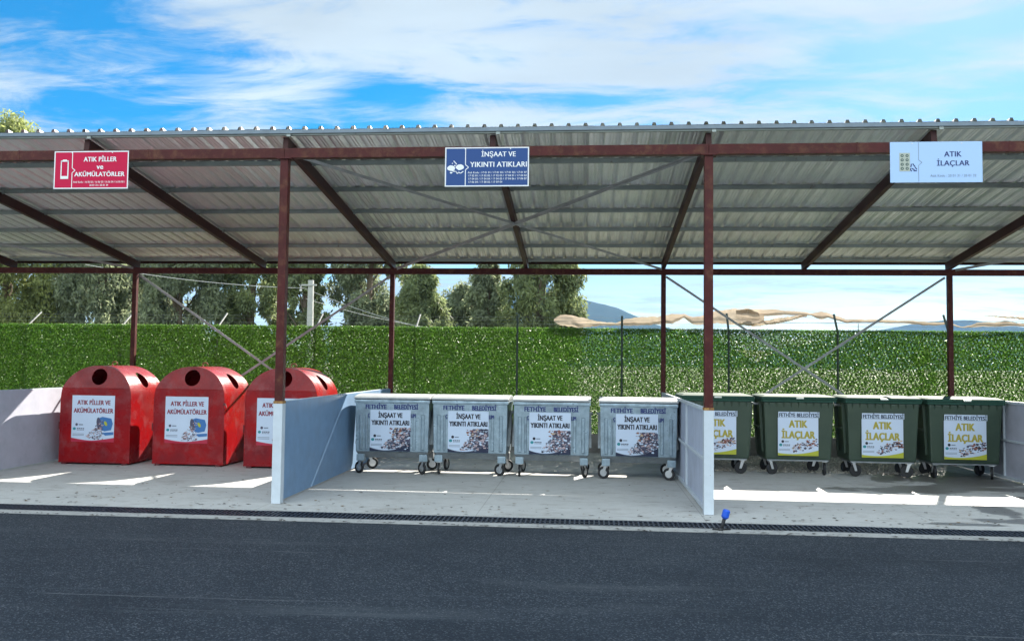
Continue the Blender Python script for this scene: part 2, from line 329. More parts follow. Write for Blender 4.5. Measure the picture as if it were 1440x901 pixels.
def asphalt_material():
    m = bpy.data.materials.new('asphalt'); m.use_nodes = True; t = m.node_tree; ln = t.links.new; b = t.nodes['Principled BSDF']
    co = t.nodes.new('ShaderNodeTexCoord').outputs['Object']
    def noise(s, d=8, sc_=(1, 1, 1), r=.65, rot=0., dist=0.):
        mm = t.nodes.new('ShaderNodeMapping'); ln(co, mm.inputs[0]); mm.inputs['Scale'].default_value = sc_; mm.inputs['Rotation'].default_value = (0, 0, rot)
        n = t.nodes.new('ShaderNodeTexNoise'); ln(mm.outputs[0], n.inputs['Vector']); n.inputs['Scale'].default_value = s; n.inputs['Detail'].default_value = d; n.inputs['Roughness'].default_value = r; n.inputs['Distortion'].default_value = dist; return n.outputs[0]
    def rng(v, a, b_, c=0., d=1.):
        n = t.nodes.new('ShaderNodeMapRange'); ln(v, n.inputs[0]); n.inputs[1].default_value = a; n.inputs[2].default_value = b_; n.inputs[3].default_value = c; n.inputs[4].default_value = d; return n.outputs[0]
    def mx(f, a, b_):
        n = t.nodes.new('ShaderNodeMix'); n.data_type = 'RGBA'; ln(f, n.inputs['Factor'])
        for k, v in (('A', a), ('B', b_)):
            if isinstance(v, tuple): n.inputs[k].default_value = (*v, 1)
            else: ln(v, n.inputs[k])
        return n.outputs['Result']
    c = mx(rng(noise(.5), .35, .65), (.022, .029, .040), (.031, .039, .051))
    vo = t.nodes.new('ShaderNodeTexVoronoi'); ln(co, vo.inputs['Vector']); vo.inputs['Scale'].default_value = 84
    sp = t.nodes.new('ShaderNodeSeparateColor'); ln(vo.outputs['Color'], sp.inputs[0])
    c = mx(rng(sp.outputs[0], .78, 1., 0, .75), c, (.17, .185, .20))
    c = mx(rng(sp.outputs[1], .70, .9, 0, .55), c, (.009, .011, .015))
    c = mx(rng(noise(1.1, 9, (.10, 2.6, 1), .75, R(2)), .57, .66, 0, .45), c, (.085, .10, .115))
    c = mx(rng(noise(1.0, 9, (.12, 5.5, 1), .75, R(-3)), .62, .65, 0, .65), c, (.17, .18, .19))
    c = mx(rng(noise(.8, 9, (.25, 2.0, 1), .7, R(-38)), .56, .70, 0, .55), c, (.085, .095, .105))
    c = mx(rng(noise(.35, 5, (1, 1.6, 1), .6, R(20)), .52, .68, 0, .5), c, (.014, .019, .027))
    ln(c, b.inputs['Base Color']); b.inputs['Roughness'].default_value = .8; b.inputs['Specular IOR Level'].default_value = .25
    bp = t.nodes.new('ShaderNodeBump'); bp.inputs['Strength'].default_value = .7; bp.inputs['Distance'].default_value = .012
    ln(vo.outputs['Distance'], bp.inputs['Height']); ln(bp.outputs[0], b.inputs['Normal'])
    return m
M_conc = slab_material(); M_asph = asphalt_material()
M_dirt = mat('dry_ground', (.16, .15, .09), .9, var=.4, vscale=.6, col2=(.08, .09, .04), bump=.4, bscale=15)
M_strip = mat('concrete_kerb', (.42, .42, .41), .85, var=.3, vscale=7, dirt=((.09, .09, .09), 9, .56, .66), bump=.3)
def structure(name, x0, x1, y0, y1, z, m, nx=1):
    b = MB(); b.poly([(x0, y0, z), (x1, y0, z), (x1, y1, z), (x0, y1, z)]); return tag(b.build(name, m), kind='structure')
GX0, GX1 = -60, 60
# ground: one sheet to the horizon with the yard cut level
structure('ground', -9000, 9000, -9000, 9000, -.35, M_dirt)
g = MB()
g.poly([(GX0, 8.2, -.004), (GX1, 8.2, -.004), (GX1, 120, -.004), (GX0, 120, -.004)])
tag(g.build('soil', M_dirt), kind='structure')
s = MB(); s.box(GX0, GX1, -.6, 8.2, -.3, 0); tag(s.build('concrete_slab', M_conc), kind='structure')
s = MB(); s.box(GX0, GX1, -1.25, -1.03, -.3, -.004); tag(s.build('kerb_strip', M_strip), kind='structure')
s = MB(); s.box(GX0, GX1, -60, -1.25, -.3, -.012); tag(s.build('asphalt_road', M_asph), kind='structure')

# crumbs and dry leaves on the floor
lv = MB(); rr = random.Random(3)
for i in range(620):
    x = rr.uniform(-6, 12); y = rr.choice((rr.uniform(-.5, 7), rr.uniform(-.5, 1.6), rr.uniform(-.55, .2))); s_ = rr.uniform(.008, .028); a = rr.uniform(0, 6.3)
    pts = [(x+s_*rr.uniform(.6, 1.3)*math.cos(a+k*1.57)*(1.5 if k % 2 else 1), y+s_*rr.uniform(.5, 1.1)*math.sin(a+k*1.57), .004+rr.uniform(0, .006)) for k in range(4)]
    lv.poly(pts, rr.choice((0, 0, 1)))
for i in range(160):
    x = rr.uniform(-5, 12); y = -1.27+rr.gauss(0, .03); s_ = rr.uniform(.01, .035); a = rr.uniform(0, 6.3)
    lv.poly([(x+s_*rr.uniform(.6, 1.6)*math.cos(a+k*1.57), y+s_*rr.uniform(.4, .9)*math.sin(a+k*1.57), .002+rr.uniform(0, .01)) for k in range(4)], 0)
tag(lv.build('leaf_litter', [flat('dark_crumb', (.04, .03, .02), .9), flat('dry_leaf', (.20, .13, .06), .9)]), 'scattered dry leaves and dark crumbs over the concrete floor', 'litter', kind='stuff')

# gravel bed behind the green bins
def gravel():
    r = np.random.RandomState(4); n = 9000
    c = np.stack([r.uniform(6.1, 10.95, n), r.uniform(5.05, 7.9, n), r.uniform(.002, .02, n)], 1)
    rad = r.uniform(.014, .032, n)
    base = np.array([(1, 0, 0), (0, 1, 0), (-1, 0, 0), (0, -1, 0), (0, 0, .7), (0, 0, -.7)])
    v = (base[None]*rad[:, None, None]*r.uniform(.6, 1.3, (n, 6, 3)))
    a = r.uniform(0, 6.28, n); ca, sa = np.cos(a), np.sin(a)
    x = v[:, :, 0]*ca[:, None]-v[:, :, 1]*sa[:, None]; y = v[:, :, 0]*sa[:, None]+v[:, :, 1]*ca[:, None]
    v = np.stack([x, y, v[:, :, 2]], 2)+c[:, None]
    tri = np.array([(0, 1, 4), (1, 2, 4), (2, 3, 4), (3, 0, 4), (1, 0, 5), (2, 1, 5), (3, 2, 5), (0, 3, 5)])
    f = (tri[None]+(np.arange(n)*6)[:, None, None]).reshape(-1, 3)
    me = fast_mesh('gravel', v.reshape(-1, 3), f)
    tag(finish('gravel', me, mat('gravel_stone', (.70, .66, .58), .85, var=.5, vscale=14, col2=(.34, .31, .26))), 'pale loose gravel bed behind the green bins', 'gravel', kind='stuff')
gravel()

# hills
def ridge(pts, Y, depth, name, seed):
    # pts: (px, py) outline -> world at distance Y
    r = random.Random(seed); o = cam.matrix_world.translation; out = []
    for px, py in pts:
        d = fw*F_PX + r2*(px-720) + u2*(450.5-py); t = (Y-o.y)/d.y; p = o+d*t; out.append((p.x, p.z))
    xs = np.array([p[0] for p in out]); zs = np.array([p[1] for p in out]); n = 160; m_ = 24
    X = np.linspace(xs[0], xs[-1], n); Z = np.interp(X, xs, zs)
    rs = np.random.RandomState(seed)
    wob = sum(np.interp(X, np.linspace(xs[0], xs[-1], k), rs.uniform(-1, 1, k))*(90/k) for k in (12, 30, 70))
    Z = np.maximum(Z+wob*.5, 3)
    v = []; q = []
    for j in range(m_):
        u = j/(m_-1)*2-1; prof = max(0, 1-abs(u))**.8
        sp = np.interp(X, np.linspace(xs[0], xs[-1], 26), rs.uniform(-1, 1, 26))
        for i in range(n): v.append((X[i], Y+u*depth, (Z[i]+1)*prof*(1+.10*sp[i]*(1-prof)*4*prof)-1))
    for j in range(m_-1):
        for i in range(n-1): q.append((j*n+i, j*n+i+1, (j+1)*n+i+1, (j+1)*n+i))
    me = fast_mesh(name, v, q); tag(finish(name, me, M_hill, smooth=True), kind='structure')
M_hill = mat('hill_scrub', (.030, .045, .025), .95, var=.4, vscale=.004, col2=(.05, .055, .035), spec=0.)
ridge([(500, 470), (600, 440), (700, 412), (770, 398), (800, 406), (818, 418), (847, 425), (868, 431), (892, 441), (930, 456), (970, 466), (1010, 480)], 3000, 700, 'hills', 5)
ridge([(840, 480), (870, 462), (900, 458), (940, 459), (975, 466), (1010, 474)], 2400, 300, 'hills', 9)
ridge([(1100, 490), (1160, 476), (1211, 466), (1261, 457), (1290, 452), (1320, 449), (1363, 449), (1395, 453), (1422, 457), (1480, 466), (1600, 480)], 3400, 600, 'hills', 6)
ridge([(1180, 486), (1260, 470), (1330, 462), (1400, 460), (1470, 464), (1560, 478)], 2600, 300, 'hills', 11)

# ================================================================== THE SHELTER
D = 7.048; HF, HB = 4.914, 3.978; BH = .14; RH = .17
S = ((HF+BH)-(HB+.13))/D
def rt_z(y): return HF+BH+RH-S*y        # rafter top
shelter = thing('canopy_shelter', 'long open steel shelter with maroon posts and corrugated metal roof over the bins', 'shelter')
XS = [-18+6*i for i in range(8)]
def post_pair(X):
    fb = MB(); fb.box(X-.058, X+.058, -.058, .058, 0, HF-.002); fb.box(X-.11, X+.11, -.085, .085, 4.896, 4.912)
    fb.build('front_post', M_maroon, shelter, bevel=.006)
    bb_ = MB(); bb_.box(X-.05, X+.05, D-.05, D+.05, 0, HB-.002); bb_.box(X-.11, X+.11, D-.11, D+.11, 0, .012)
    bb_.build('back_post', M_maroon, shelter, bevel=.006)
for X in XS: post_pair(X)
b = MB()
for i in range(7):
    b.box(XS[i]-.15*(i == 0), XS[i+1]-.004+.15*(i == 6), -.06, .06, HF, HF+BH)
    for q in (.33, .66):   # weld plates along the beam
        xx = XS[i]+6*q; b.box(xx-.012, xx+.012, -.064, .064, HF-.003, HF+BH+.003)
b.build('front_beam', M_maroon, shelter, bevel=.004)
b = MB(); b.box(-18.15, 24.15, D-.05, D+.05, HB, HB+.13); b.build('back_beam', M_maroon, shelter, bevel=.004)
rb0 = MB(); rb0.bar((0, -.02, rt_z(-.02)-RH/2), (0, D+.12, rt_z(D+.12)-RH/2), .08, RH)
raf = rb0.build('rafter', M_rafter, shelter, loc=(-18, 0, 0), bevel=.004)
for i in range(1, 15):
    c = raf.copy(); COL.objects.link(c); c.location.x = -18+3*i
for k, y in enumerate((-.055, 1.12, 2.36, 3.57, 4.75, 5.93, 7.10, 7.34)):
    b = MB(); z = rt_z(y)+.002; w = .045
    # channel: web and two flanges
    b.box(-18.3, 24.3, y-w/2, y-w/2+.004, z, z+.07); b.box(-18.3, 24.3, y-w/2+.004, y+w/2, z, z+.004); b.box(-18.3, 24.3, y-w/2+.004, y+w/2, z+.066, z+.070)
    rp = random.Random(k)
    if k < 7:
        for i in range(14):   # cleats where it meets the rafters
            xx = -15+3*i+rp.uniform(-.02, .02); b.box(xx+.042, xx+.10, y-w/2-.02, y-w/2-.003, z-.02, z+.05)
    b.build('purlin', M_rafter if k == 7 else M_purlin, shelter)
# roof sheets
def sheet_mesh():
    prof = []; P = .236
    for k in range(4):
        o_ = k*P
        prof += [(o_, 0), (o_+.05, 0), (o_+.056, .004), (o_+.066, .004), (o_+.072, 0), (o_+.10, 0), (o_+.104, .004), (o_+.112, .004), (o_+.116, 0), (o_+.152, 0), (o_+.166, .044), (o_+.204, .044), (o_+.218, 0)]
    prof.append((4*P+.05, .001))
    n = len(prof); ys = np.linspace(-.10, 7.56, 20); v = []; q = []; r = np.random.RandomState(1)
    for y in ys:
        for x, z in prof: v.append((x, y, z+r.normal(0, .0008)))
    for j in range(len(ys)-1):
        for i in range(n-1): q.append((j*n+i, j*n+i+1, (j+1)*n+i+1, (j+1)*n+i))
    return fast_mesh('roof_sheet', v, q)
sm = sheet_mesh(); sm.materials.append(M_zinc)
for i in range(45):
    o = bpy.data.objects.new('roof_sheet', sm); COL.objects.link(o); o.parent = shelter
    o.rotation_euler = (-math.atan(S)+rnd.uniform(-.0006, .0006), rnd.uniform(-.001, .001), 0)
    o.location = (-18.3+.944*i, rnd.uniform(-.012, .012), rt_z(0)+.078+.002*(i % 2))
# eave flashing
b = MB(); z = rt_z(-.10)+.076
b.box(-18.3, 24.3, -.112, -.108, z-.058, z-.006); b.build('eave_trim', mat('eave_paint', (.20, .25, .30), .5, .3, var=.3, vscale=3), shelter)
# roof cross braces
def brace(a, c, parent, w=.05, name='cross_brace'):
    b = MB(); b.bar(a, c, w, .006); d = (Vector(c)-Vector(a)).normalized(); s_ = d.cross(Vector((0, 0, 1))).normalized()*(w/2)
    b.bar(Vector(a)+s_+Vector((0, 0, -.022)), Vector(c)+s_+Vector((0, 0, -.022)), .006, .044); return b.build(name, M_brace, parent)
for X0 in (-12, 0, 12):
    for q, (xa, xb) in enumerate(((X0+.08, X0+5.95), (X0+5.92, X0+.05))):
        brace((xa, .12, rt_z(.12)-RH-.03-.012*q), (xb, D-.02, rt_z(D)-RH-.0-.012*q+.01), shelter)
# wall cross braces at the back
for X0 in (-6, 6):
    for q, (xa, xb) in enumerate(((X0+.06, X0+5.94), (X0+5.94, X0+.06))):
        b = MB(); y = D+.066+.012*q
        b.bar((xa, y, HB-.03), (xb, y, -.0), .006, .05, upv=(1, 0, 1)); b.bar((xa, y+.004, HB-.03), (xb, y+.004, 0), .05, .006, upv=(0, 0, 1)); b.build('cross_brace', M_brace, shelter)
# small pipe on the roof underside near the left
# painted sleeves of the front posts
for X in (-6, 0, 6, 12):
    b = MB(); b.box(X-.066, X+.066, -.066, .066, .004, 1.435); b.build('painted_post_base', M_white, shelter, bevel=.004)
    b = MB(); b.box(X-.0675, X+.0675, -.0675, .0675, 1.405, 1.44); b.build('rust_stain', mat('rust_wash', (.42, .24, .07), .8, var=.6, vscale=30, col2=(.16, .07, .03)), shelter)

# ------------------------------------------------------------------ partitions
def partition(X, label, m_r, m_l):
    t = thing('partition_wall', label, 'partition wall', (X, 0, 0), group='partition walls between the bays')
    b = MB(); b.box(-.004, .022, .075, 6.93, .03, 1.425); b.build('panel', m_r, t)
    f = MB()
    f.box(-.045, -.006, .075, 6.94, 1.385, 1.434); f.box(-.045, -.006, .075, 6.94, .03, .075); f.box(-.045, -.006, .075, 6.94, .70, .74)
    for y in (.075, 2.35, 4.65, 6.90): f.box(-.043, -.007, y, y+.04, .076, 1.384)
    f.build('frame', M_white, t, bevel=.003)
    b = MB(); b.box(-.0055, -.0042, .08, 6.92, .04, 1.42); b.build('panel', m_l, t)
    return t
partition(-6, 'pale grey partition at the far left beside the first red bin', M_panelg, M_panelg)
partition(0, 'blue grey partition between the red bins and the silver bins', M_panel, M_panelw)
partition(6, 'white framed partition between the silver bins and the green bins', M_panelw, M_panelw)
partition(12, 'grey partition at the far right beside the last green bin', M_panelg, M_panelg)

# ------------------------------------------------------------------ drain
dr = thing('trench_drain', 'long dark slotted trench drain grating between the concrete floor and the asphalt', 'drain', (0, -.815, 0))
M_grate = mat('grate_iron', (.045, .055, .08), .45, .5, var=.3, vscale=8)
b = MB(); b.box(GX0, GX1, -.215, .215, -.3, -.18); b.build('channel', flat('drain_shade', (.012, .013, .015), .9), dr)
gb = MB(); P = .0625
for k in range(16):
    x = k*P+.006; gb.box(x, x+.022, -.19, .19, -.028, -.003)
gb.box(0, .996, -.212, -.19, -.030, -.002); gb.box(0, .996, .19, .212, -.030, -.002); gb.box(0, .996, -.006, .006, -.026, -.006)
g0 = gb.build('grate', M_grate, dr, loc=(-9, 0, 0))
for i in range(1, 26):
    c = g0.copy(); COL.objects.link(c); c.location = (-9+i, 0, rnd.uniform(-.002, .001))

# blue capped pipe
t = thing('hose_standpipe', 'short black standpipe with a bright blue cap leaning beside the drain', 'pipe', (6.02, -1.12, 0))
b = MB(); b.tube([(-.03, 0, -.01), (-.01, 0, .03), (.03, .0, .17)], .022, 10); b.tube([(-.05, .0, .005), (.0, 0, .0)], .03, 8); b.tube([(-.12, .02, 0), (-.03, .0, .012), (.10, .05, .006)], .012, 6); b.build('pipe', M_black, t, smooth=True)
b = MB(); b.tube([(.03, 0, .165), (.048, 0, .235)], .046, 12); b.tube([(.048, 0, .235), (.052, 0, .25)], [.046, .034], 12); b.tube([(.024, 0, .14), (.03, 0, .165)], [.030, .050], 12)
b.build('cap', mat('blue_plastic', (.015, .10, .62), .35), t)

# ================================================================== SIGNS
def sign_board(name, label, x0, x1, z0, z1, m, border, div):
    w, h = x1-x0, z1-z0
    t = thing(name, label, 'sign', (x0, -.068, z0), group='hanging signs on the front beam')
    b = MB(); b.box(0, w, -.004, 0, 0, h, 0)
    if border:
        e = .016; y = -.0055
        for r_ in ((0, w, 0, e), (0, w, h-e, h), (0, e, e, h-e), (w-e, w, e, h-e)): rect(b, *r_, y, 1)
    y = -.006; a = .011; dx = div*w; zc = h*.49; nt_ = .045
    def seg(p, q):
        d = Vector((q[0]-p[0], q[1]-p[1])).normalized()*(a/2 if border else .003); nx, nz_ = -d.y, d.x
        b.poly([(p[0]-nx, y, p[1]-nz_), (q[0]-nx, y, q[1]-nz_), (q[0]+nx, y, q[1]+nz_), (p[0]+nx, y, p[1]+nz_)], 1 if border else 2)
    seg((dx, .01), (dx, zc-nt_*.8)); seg((dx, zc-nt_*.8), (dx+nt_, zc)); seg((dx+nt_, zc), (dx, zc+nt_*.8)); seg((dx, zc+nt_*.8), (dx, h-.01))
    b.build('board', [m, I_white, I_gray], t)
    f = MB()
    for q in (.24, .78): f.tube([(q*w, -.009, h-.025), (q*w, -.0041, h-.025)], .008, 8)
    f.build('bolt', M_steel, t)
    f = MB()
    for q in (.1, .9): f.box(q*w-.02, q*w+.02, .001, .0075, h-.16, h-.01)
    f.build('bracket', M_brace, t)
    return t, w, h
def px2sign(w, h, u0, u1, v0, v1):
    """returns converter from crop coordinates to board metres"""
    return (lambda u: (u-u0)/(u1-u0)*w), (lambda v: (v1-v)/(v1-v0)*h)
# red
t, w, h = sign_board('hanging_sign', 'crimson battery waste sign with a white battery symbol', -3.457, -2.320, 4.480, 5.035, S_red, True, .245)
X_, Z_ = px2sign(w, h, 105, 1240, 125, 655)
b = MB(); y = -.0062
letter(t, I_white, 'ATIK PİLLER', X_(555), X_(1058), Z_(272), Z_(205)-Z_(272), y, .035)
letter(t, I_white, 've', X_(755), X_(858), Z_(378), (Z_(325)-Z_(378))*1.33, y, .035)
letter(t, I_white, 'AKÜMÜLATÖRLER', X_(420), X_(1185), Z_(480), Z_(417)-Z_(480), y, .035)
letter(t, I_white, 'Atık Kodu : 16 06 02 / 16 06 03 / 16 06 04 / 16 06 05 /', X_(405), X_(1195), Z_(572), Z_(545)-Z_(572), y, .02)
letter(t, I_white, '20 01 33 / 20 01 34', X_(655), X_(940), Z_(618), Z_(590)-Z_(618), y, .02)
b = MB()
for u0, u1, v0, v1 in ((207, 222, 262, 515), (312, 328, 262, 515), (207, 328, 255, 272), (207, 328, 475, 515), (238, 300, 243, 258)): rect(b, X_(u0), X_(u1), Z_(v1), Z_(v0), y-.0003*(v0 % 7), 0)
b.build('battery_symbol', I_white, t)
# blue
t, w, h = sign_board('hanging_sign', 'navy blue construction rubble waste sign with rows of white code numbers', 2.335, 3.520, 4.480, 5.036, S_blue, True, .245)
X_, Z_ = px2sign(w, h, 115, 1325, 80, 630)
b = MB()
letter(t, I_white, 'İNŞAAT VE', X_(640), X_(1135), Z_(212), Z_(140)-Z_(212), y, .03)
letter(t, I_white, 'YIKINTI ATIKLARI', X_(478), X_(1295), Z_(357), Z_(282)-Z_(357), y, .03)
for k, s_ in enumerate(('Atık Kodu : 17 01 01 / 17 01 03 / 17 01 02 / 17 01 07', '17 02 01 / 17 02 02 / 17 02 03 / 17 04 01 / 17 04 02', '17 04 03 / 17 04 04 / 17 04 05 / 17 04 06 / 17 04 07', '17 06 04 / 17 08 02 / 17 09 04')):
    zb = 447+k*44.5; letter(t, I_white, s_, X_(445 if k == 0 else 460), X_(1295 if k < 3 else 945), Z_(zb), Z_(zb-28)-Z_(zb), y, .015)
b = MB(); rs = random.Random(5)
def blob(cx, cz, rx, rz, n=10):
    b.poly([(X_(cx+rx*rs.uniform(.85, 1.08)*math.cos(2*math.pi*i/n)), y, Z_(cz+rz*rs.uniform(.85, 1.08)*math.sin(2*math.pi*i/n))) for i in range(n)], 0)
blob(205, 370, 58, 42); blob(330, 360, 60, 42); blob(205, 435, 20, 12); blob(222, 305, 8, 9); blob(258, 335, 12, 9)
def ln2(p, q, wd, mi=0, yy=y):
    d = (Vector(q)-Vector(p)).normalized()*wd/2; b.poly([(X_(p[0]-d.y), yy, Z_(p[1]+d.x)), (X_(q[0]-d.y), yy, Z_(q[1]+d.x)), (X_(q[0]+d.y), yy, Z_(q[1]-d.x)), (X_(p[0]+d.y), yy, Z_(p[1]-d.x))], mi)
for p_, q_ in (((240, 268), (285, 318)), ((225, 412), (285, 420)), ((272, 415), (295, 450)), ((295, 450), (310, 428)), ((310, 428), (345, 442)), ((345, 442), (382, 415))): ln2(p_, q_, 13)
b.build('rubble_symbol', I_white, t)
# pale
t, w, h = sign_board('hanging_sign', 'pale blue medicine waste sign with a grey pill packet symbol', 8.405, 9.600, 4.500, 5.052, S_white, False, .31)
X_, Z_ = px2sign(w, h, 105, 1365, 85, 630)
b = MB()
letter(t, I_navy, 'ATIK', X_(845), X_(1085), Z_(287), Z_(213)-Z_(287), y, .03)
letter(t, I_navy, 'İLAÇLAR', X_(745), X_(1190), Z_(407), Z_(335)-Z_(407), y, .03)
b = MB(); add_text(b, 'Atık Kodu : 20 01 31 / 20 01 32', X_(655), X_(1278), Z_(556), Z_(522)-Z_(556), y, .0); b.build('code_lettering', I_gray, t)
b = MB(); rect(b, X_(232), X_(378), Z_(480), Z_(232), y, 0)
for cu in (270, 338):
    for cv in (270, 328, 387, 443):
        ell(b, X_(cu), Z_(cv), .021, .021, y-.0004, 1); ell(b, X_(cu), Z_(cv), .008, .008, y-.0008, 0, 10)
for p_, q_ in (((398, 380), (388, 425)), ((385, 440), (384, 470)), ((415, 378), (448, 420)), ((448, 425), (470, 455)), ((388, 472), (405, 474)), ((425, 474), (470, 472)), ((400, 440), (440, 462))): ln2(p_, q_, 14, 2)
b.build('pill_packet_symbol', [S_foil, S_pill, I_navy], t)

# ================================================================== BINS
def logo_block(b, X_, Z_, mi_dark, mi_teal, mi_gray, y):
    """small unreadable logo marks of the posters (unit poster 0..1)"""
    ell(b, X_(.12), Z_(.63), .026, .026, y, mi_dark)
    rect(b, X_(.17), X_(.27), Z_(.645), Z_(.62), y, mi_gray)
    ell(b, X_(.07), Z_(.72), .030, .026, y, mi_teal)
    for k in range(5): rect(b, X_(.13+k*.035), X_(.155+k*.035), Z_(.755), Z_(.735), y, mi_gray)
    for k in range(4): rect(b, X_(.13+k*.045), X_(.165+k*.045), Z_(.725), Z_(.705), y, mi_dark)
    for v in (.83, .86): rect(b, X_(.03), X_(.30), Z_(v+.008), Z_(v-.004), y, mi_gray)
def curve_band(b, X_, Z_, v_l, v_m, v_r, mi, y, u_peak=.45, n=16):
    """bottom swoosh: from the curve down to the poster's lower edge"""
    pts = []
    for i in range(n+1):
        u = i/n
        v = (1-u)**2*v_l+2*u*(1-u)*(2*v_m-(v_l+v_r)/2)+u*u*v_r
        pts.append((X_(u), y, Z_(min(v, .999))))
    b.poly([(X_(0), y, Z_(1)), (X_(1), y, Z_(1))]+pts[::-1], mi)

# ---- red dome bins
def shell_with_holes(mb, mats, cutters, name, parent, thick=.012, bevel=0.):
    o = mb.build(name, mats, None, merge=True)
    sol = o.modifiers.new('s', 'SOLIDIFY'); sol.thickness = thick; sol.offset = -1; sol.use_even_offset = False
    cs = []
    for c in cutters:
        co = c.build('cut', mats, None, merge=True); cs.append(co)
        bo = o.modifiers.new('b', 'BOOLEAN'); bo.operation = 'DIFFERENCE'; bo.object = co; bo.solver = 'EXACT'
    bpy.context.view_layer.update()
    dg = bpy.context.evaluated_depsgraph_get(); me = bpy.data.meshes.new_from_object(o.evaluated_get(dg)); me.name = name
    for c in cs: bpy.data.objects.remove(c)
    bpy.data.objects.remove(o)
    me.materials.clear()
    for mm in mats: me.materials.append(mm)
    ob = bpy.data.objects.new(name, me); COL.objects.link(ob); ob.parent = parent; return ob
def make_red(label, i, latch):
    W, DP = .70, .63
    t = thing('battery_bin', label, 'recycling bin', group='red domed battery bins')
    prof = [(-W, .05), (W, .05)]; n = 48
    arc = [(W*math.cos(a)**.95 if a < math.pi/2 else -W*abs(math.cos(a))**.95, 1.28+.60*math.sin(a)) for a in [math.pi*k/n for k in range(n+1)]]
    ring = prof+arc
    def yf(z): return -DP+(.10*(z-1.45)/.43 if z > 1.45 else 0)
    b = MB()
    # front: lower panel and tilted upper gable; find seam crossing at z=1.45
    lo = [p for p in ring if p[1] <= 1.45]; hi = [p for p in arc if p[1] > 1.45]
    xs = W*math.cos(math.asin((1.45-1.28)/.60))**.95
    lower = [(-W, .05), (W, .05)]+[p for p in arc[:n//2] if p[1] < 1.449]+[(xs, 1.45), (-xs, 1.45)]+[p for p in arc[n//2:] if p[1] < 1.449]
    upper = [(xs, 1.45)]+hi+[(-xs, 1.45)]
    full = [(-W, .05), (W, .05)]+[p for p in arc[:n//2] if p[1] < 1.449]+upper+[p for p in arc[n//2:] if p[1] < 1.449]
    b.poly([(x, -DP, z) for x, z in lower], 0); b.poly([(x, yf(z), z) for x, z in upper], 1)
    b.poly([(x, DP, z) for x, z in reversed(lower)], 0); b.poly([(x, -yf(z), z) for x, z in reversed(upper)], 0)
    for k in range(len(full)):
        p, q = full[k], full[(k+1) % len(full)]
        b.poly([(p[0], yf(p[1]), p[1]), (p[0], -yf(p[1]), p[1]), (q[0], -yf(q[1]), q[1]), (q[0], yf(q[1]), q[1])][::-1], 0)
    cut = []
    c = MB(); c.tube([(.03, -1, 1.665), (.03, 1, 1.665)], .155, 28); cut.append(c)
    c = MB(); c.tube([(-1.2, .0, 1.60), (1.2, .0, 1.60)], .145, 28); cut.append(c)
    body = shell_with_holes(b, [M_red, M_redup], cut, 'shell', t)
    # seam strip, edge angles, skids, ring
    s_ = MB(); s_.box(-xs-.004, xs+.004, -DP-.007, -DP-.001, 1.44, 1.456); s_.build('seam_strip', M_red, t)
    s_ = MB()
    for sx in (-1, 1): s_.box(sx*W-.02 if sx > 0 else -W-.004, W+.004 if sx > 0 else -W+.02, -DP-.004, -DP+.02, .052, 1.27)
    s_.box(-W-.006, W+.006, -DP-.008, DP+.008, .035, .062); s_.build('edge_trim', M_red, t, bevel=.003)
    for sx in (-1, 1):
        s_ = MB(); s_.box(sx*.60-.05, sx*.60+.05, -DP+.0, DP-.02, 0, .034); s_.build('foot', flat('dark_red', (.10, .012, .016)), t)
    s_ = MB(); s_.tube([(0+.055*math.cos(a), 0, 1.915+.045*math.sin(a)) for a in [2*math.pi*k/12 for k in range(13)]], .011, 6, cap=False); s_.box(-.03, .03, -.03, .03, 1.873, 1.885)
    s_.build('lifting_ring', mat('rust', (.25, .09, .06), .8), t, smooth=False)
    s_ = MB()
    if latch == 1: s_.box(W-.02, W+.03, -DP-.018, -DP-.006, 1.16, 1.20); s_.tube([(W+.02, -DP-.012, 1.18), (W+.045, -DP-.012, 1.12), (W, -DP-.012, 1.07)], .010, 6)
    s_.box(-W-.016, -W-.004, -DP-.012, -DP+.03, .70, .76); s_.tube([(-W-.012, -DP-.006, .66), (-W-.012, -DP-.006, .80)], .011, 6)
    s_.build('latch', flat('dark_red', (.10, .012, .016)), t)
    # poster
    pw, ph = .85, .88; px0, pz0 = -.70+.235, .43
    X_ = lambda u: px0+u*pw; Z_ = lambda v: pz0+(1-v)*ph
    b = MB(); y = -DP-.004; b.box(px0, px0+pw, y, -DP-.001, pz0, pz0+ph, 0)
    pts = [(X_(u), y-.0008, Z_(.915+.055*math.sin(min(u/.5, 1)*1.57)-(.16*max(0, u-.5)**1.3))) for u in [k/14 for k in range(15)]]
    b.poly([(X_(0), y-.0008, Z_(0))]+pts+[(X_(1), y-.0008, Z_(0))], 1)
    y1 = y-.0016
    # tipped blue drum
    b.poly([(X_(.60), y1, Z_(.50)), (X_(.72), y1, Z_(.455)), (X_(.93), y1, Z_(.49)), (X_(.97), y1, Z_(.60)), (X_(.93), y1, Z_(.74)), (X_(.78), y1, Z_(.77)), (X_(.66), y1, Z_(.73))], 2)
    ell(b, X_(.64), Z_(.60), .045, .115, y1-.0004, 6, ang=.12); ell(b, X_(.80), Z_(.60), .028, .05, y1-.0004, 3, 10, .5)
    b.poly([(X_(.70), y1-.0002, Z_(.80)), (X_(.99), y1-.0002, Z_(.78)), (X_(.99), y1-.0002, Z_(.84)), (X_(.80), y1-.0002, Z_(.86))], 2)
    rs = random.Random(40+i)
    scraps(b, (X_(.36), X_(.74), Z_(.95), Z_(.5), lambda u, v: v < .18+.85*u and v > .02), 150, .020, y1-.0008, [4, 5, 6, 6, 7, 4], rs)
    logo_block(b, X_, Z_, 6, 8, 7, y1)
    b.build('poster', [P_red, P_white, P_blue, P_lime, P_pink, P_brown, P_slate, I_gray, I_teal], t)
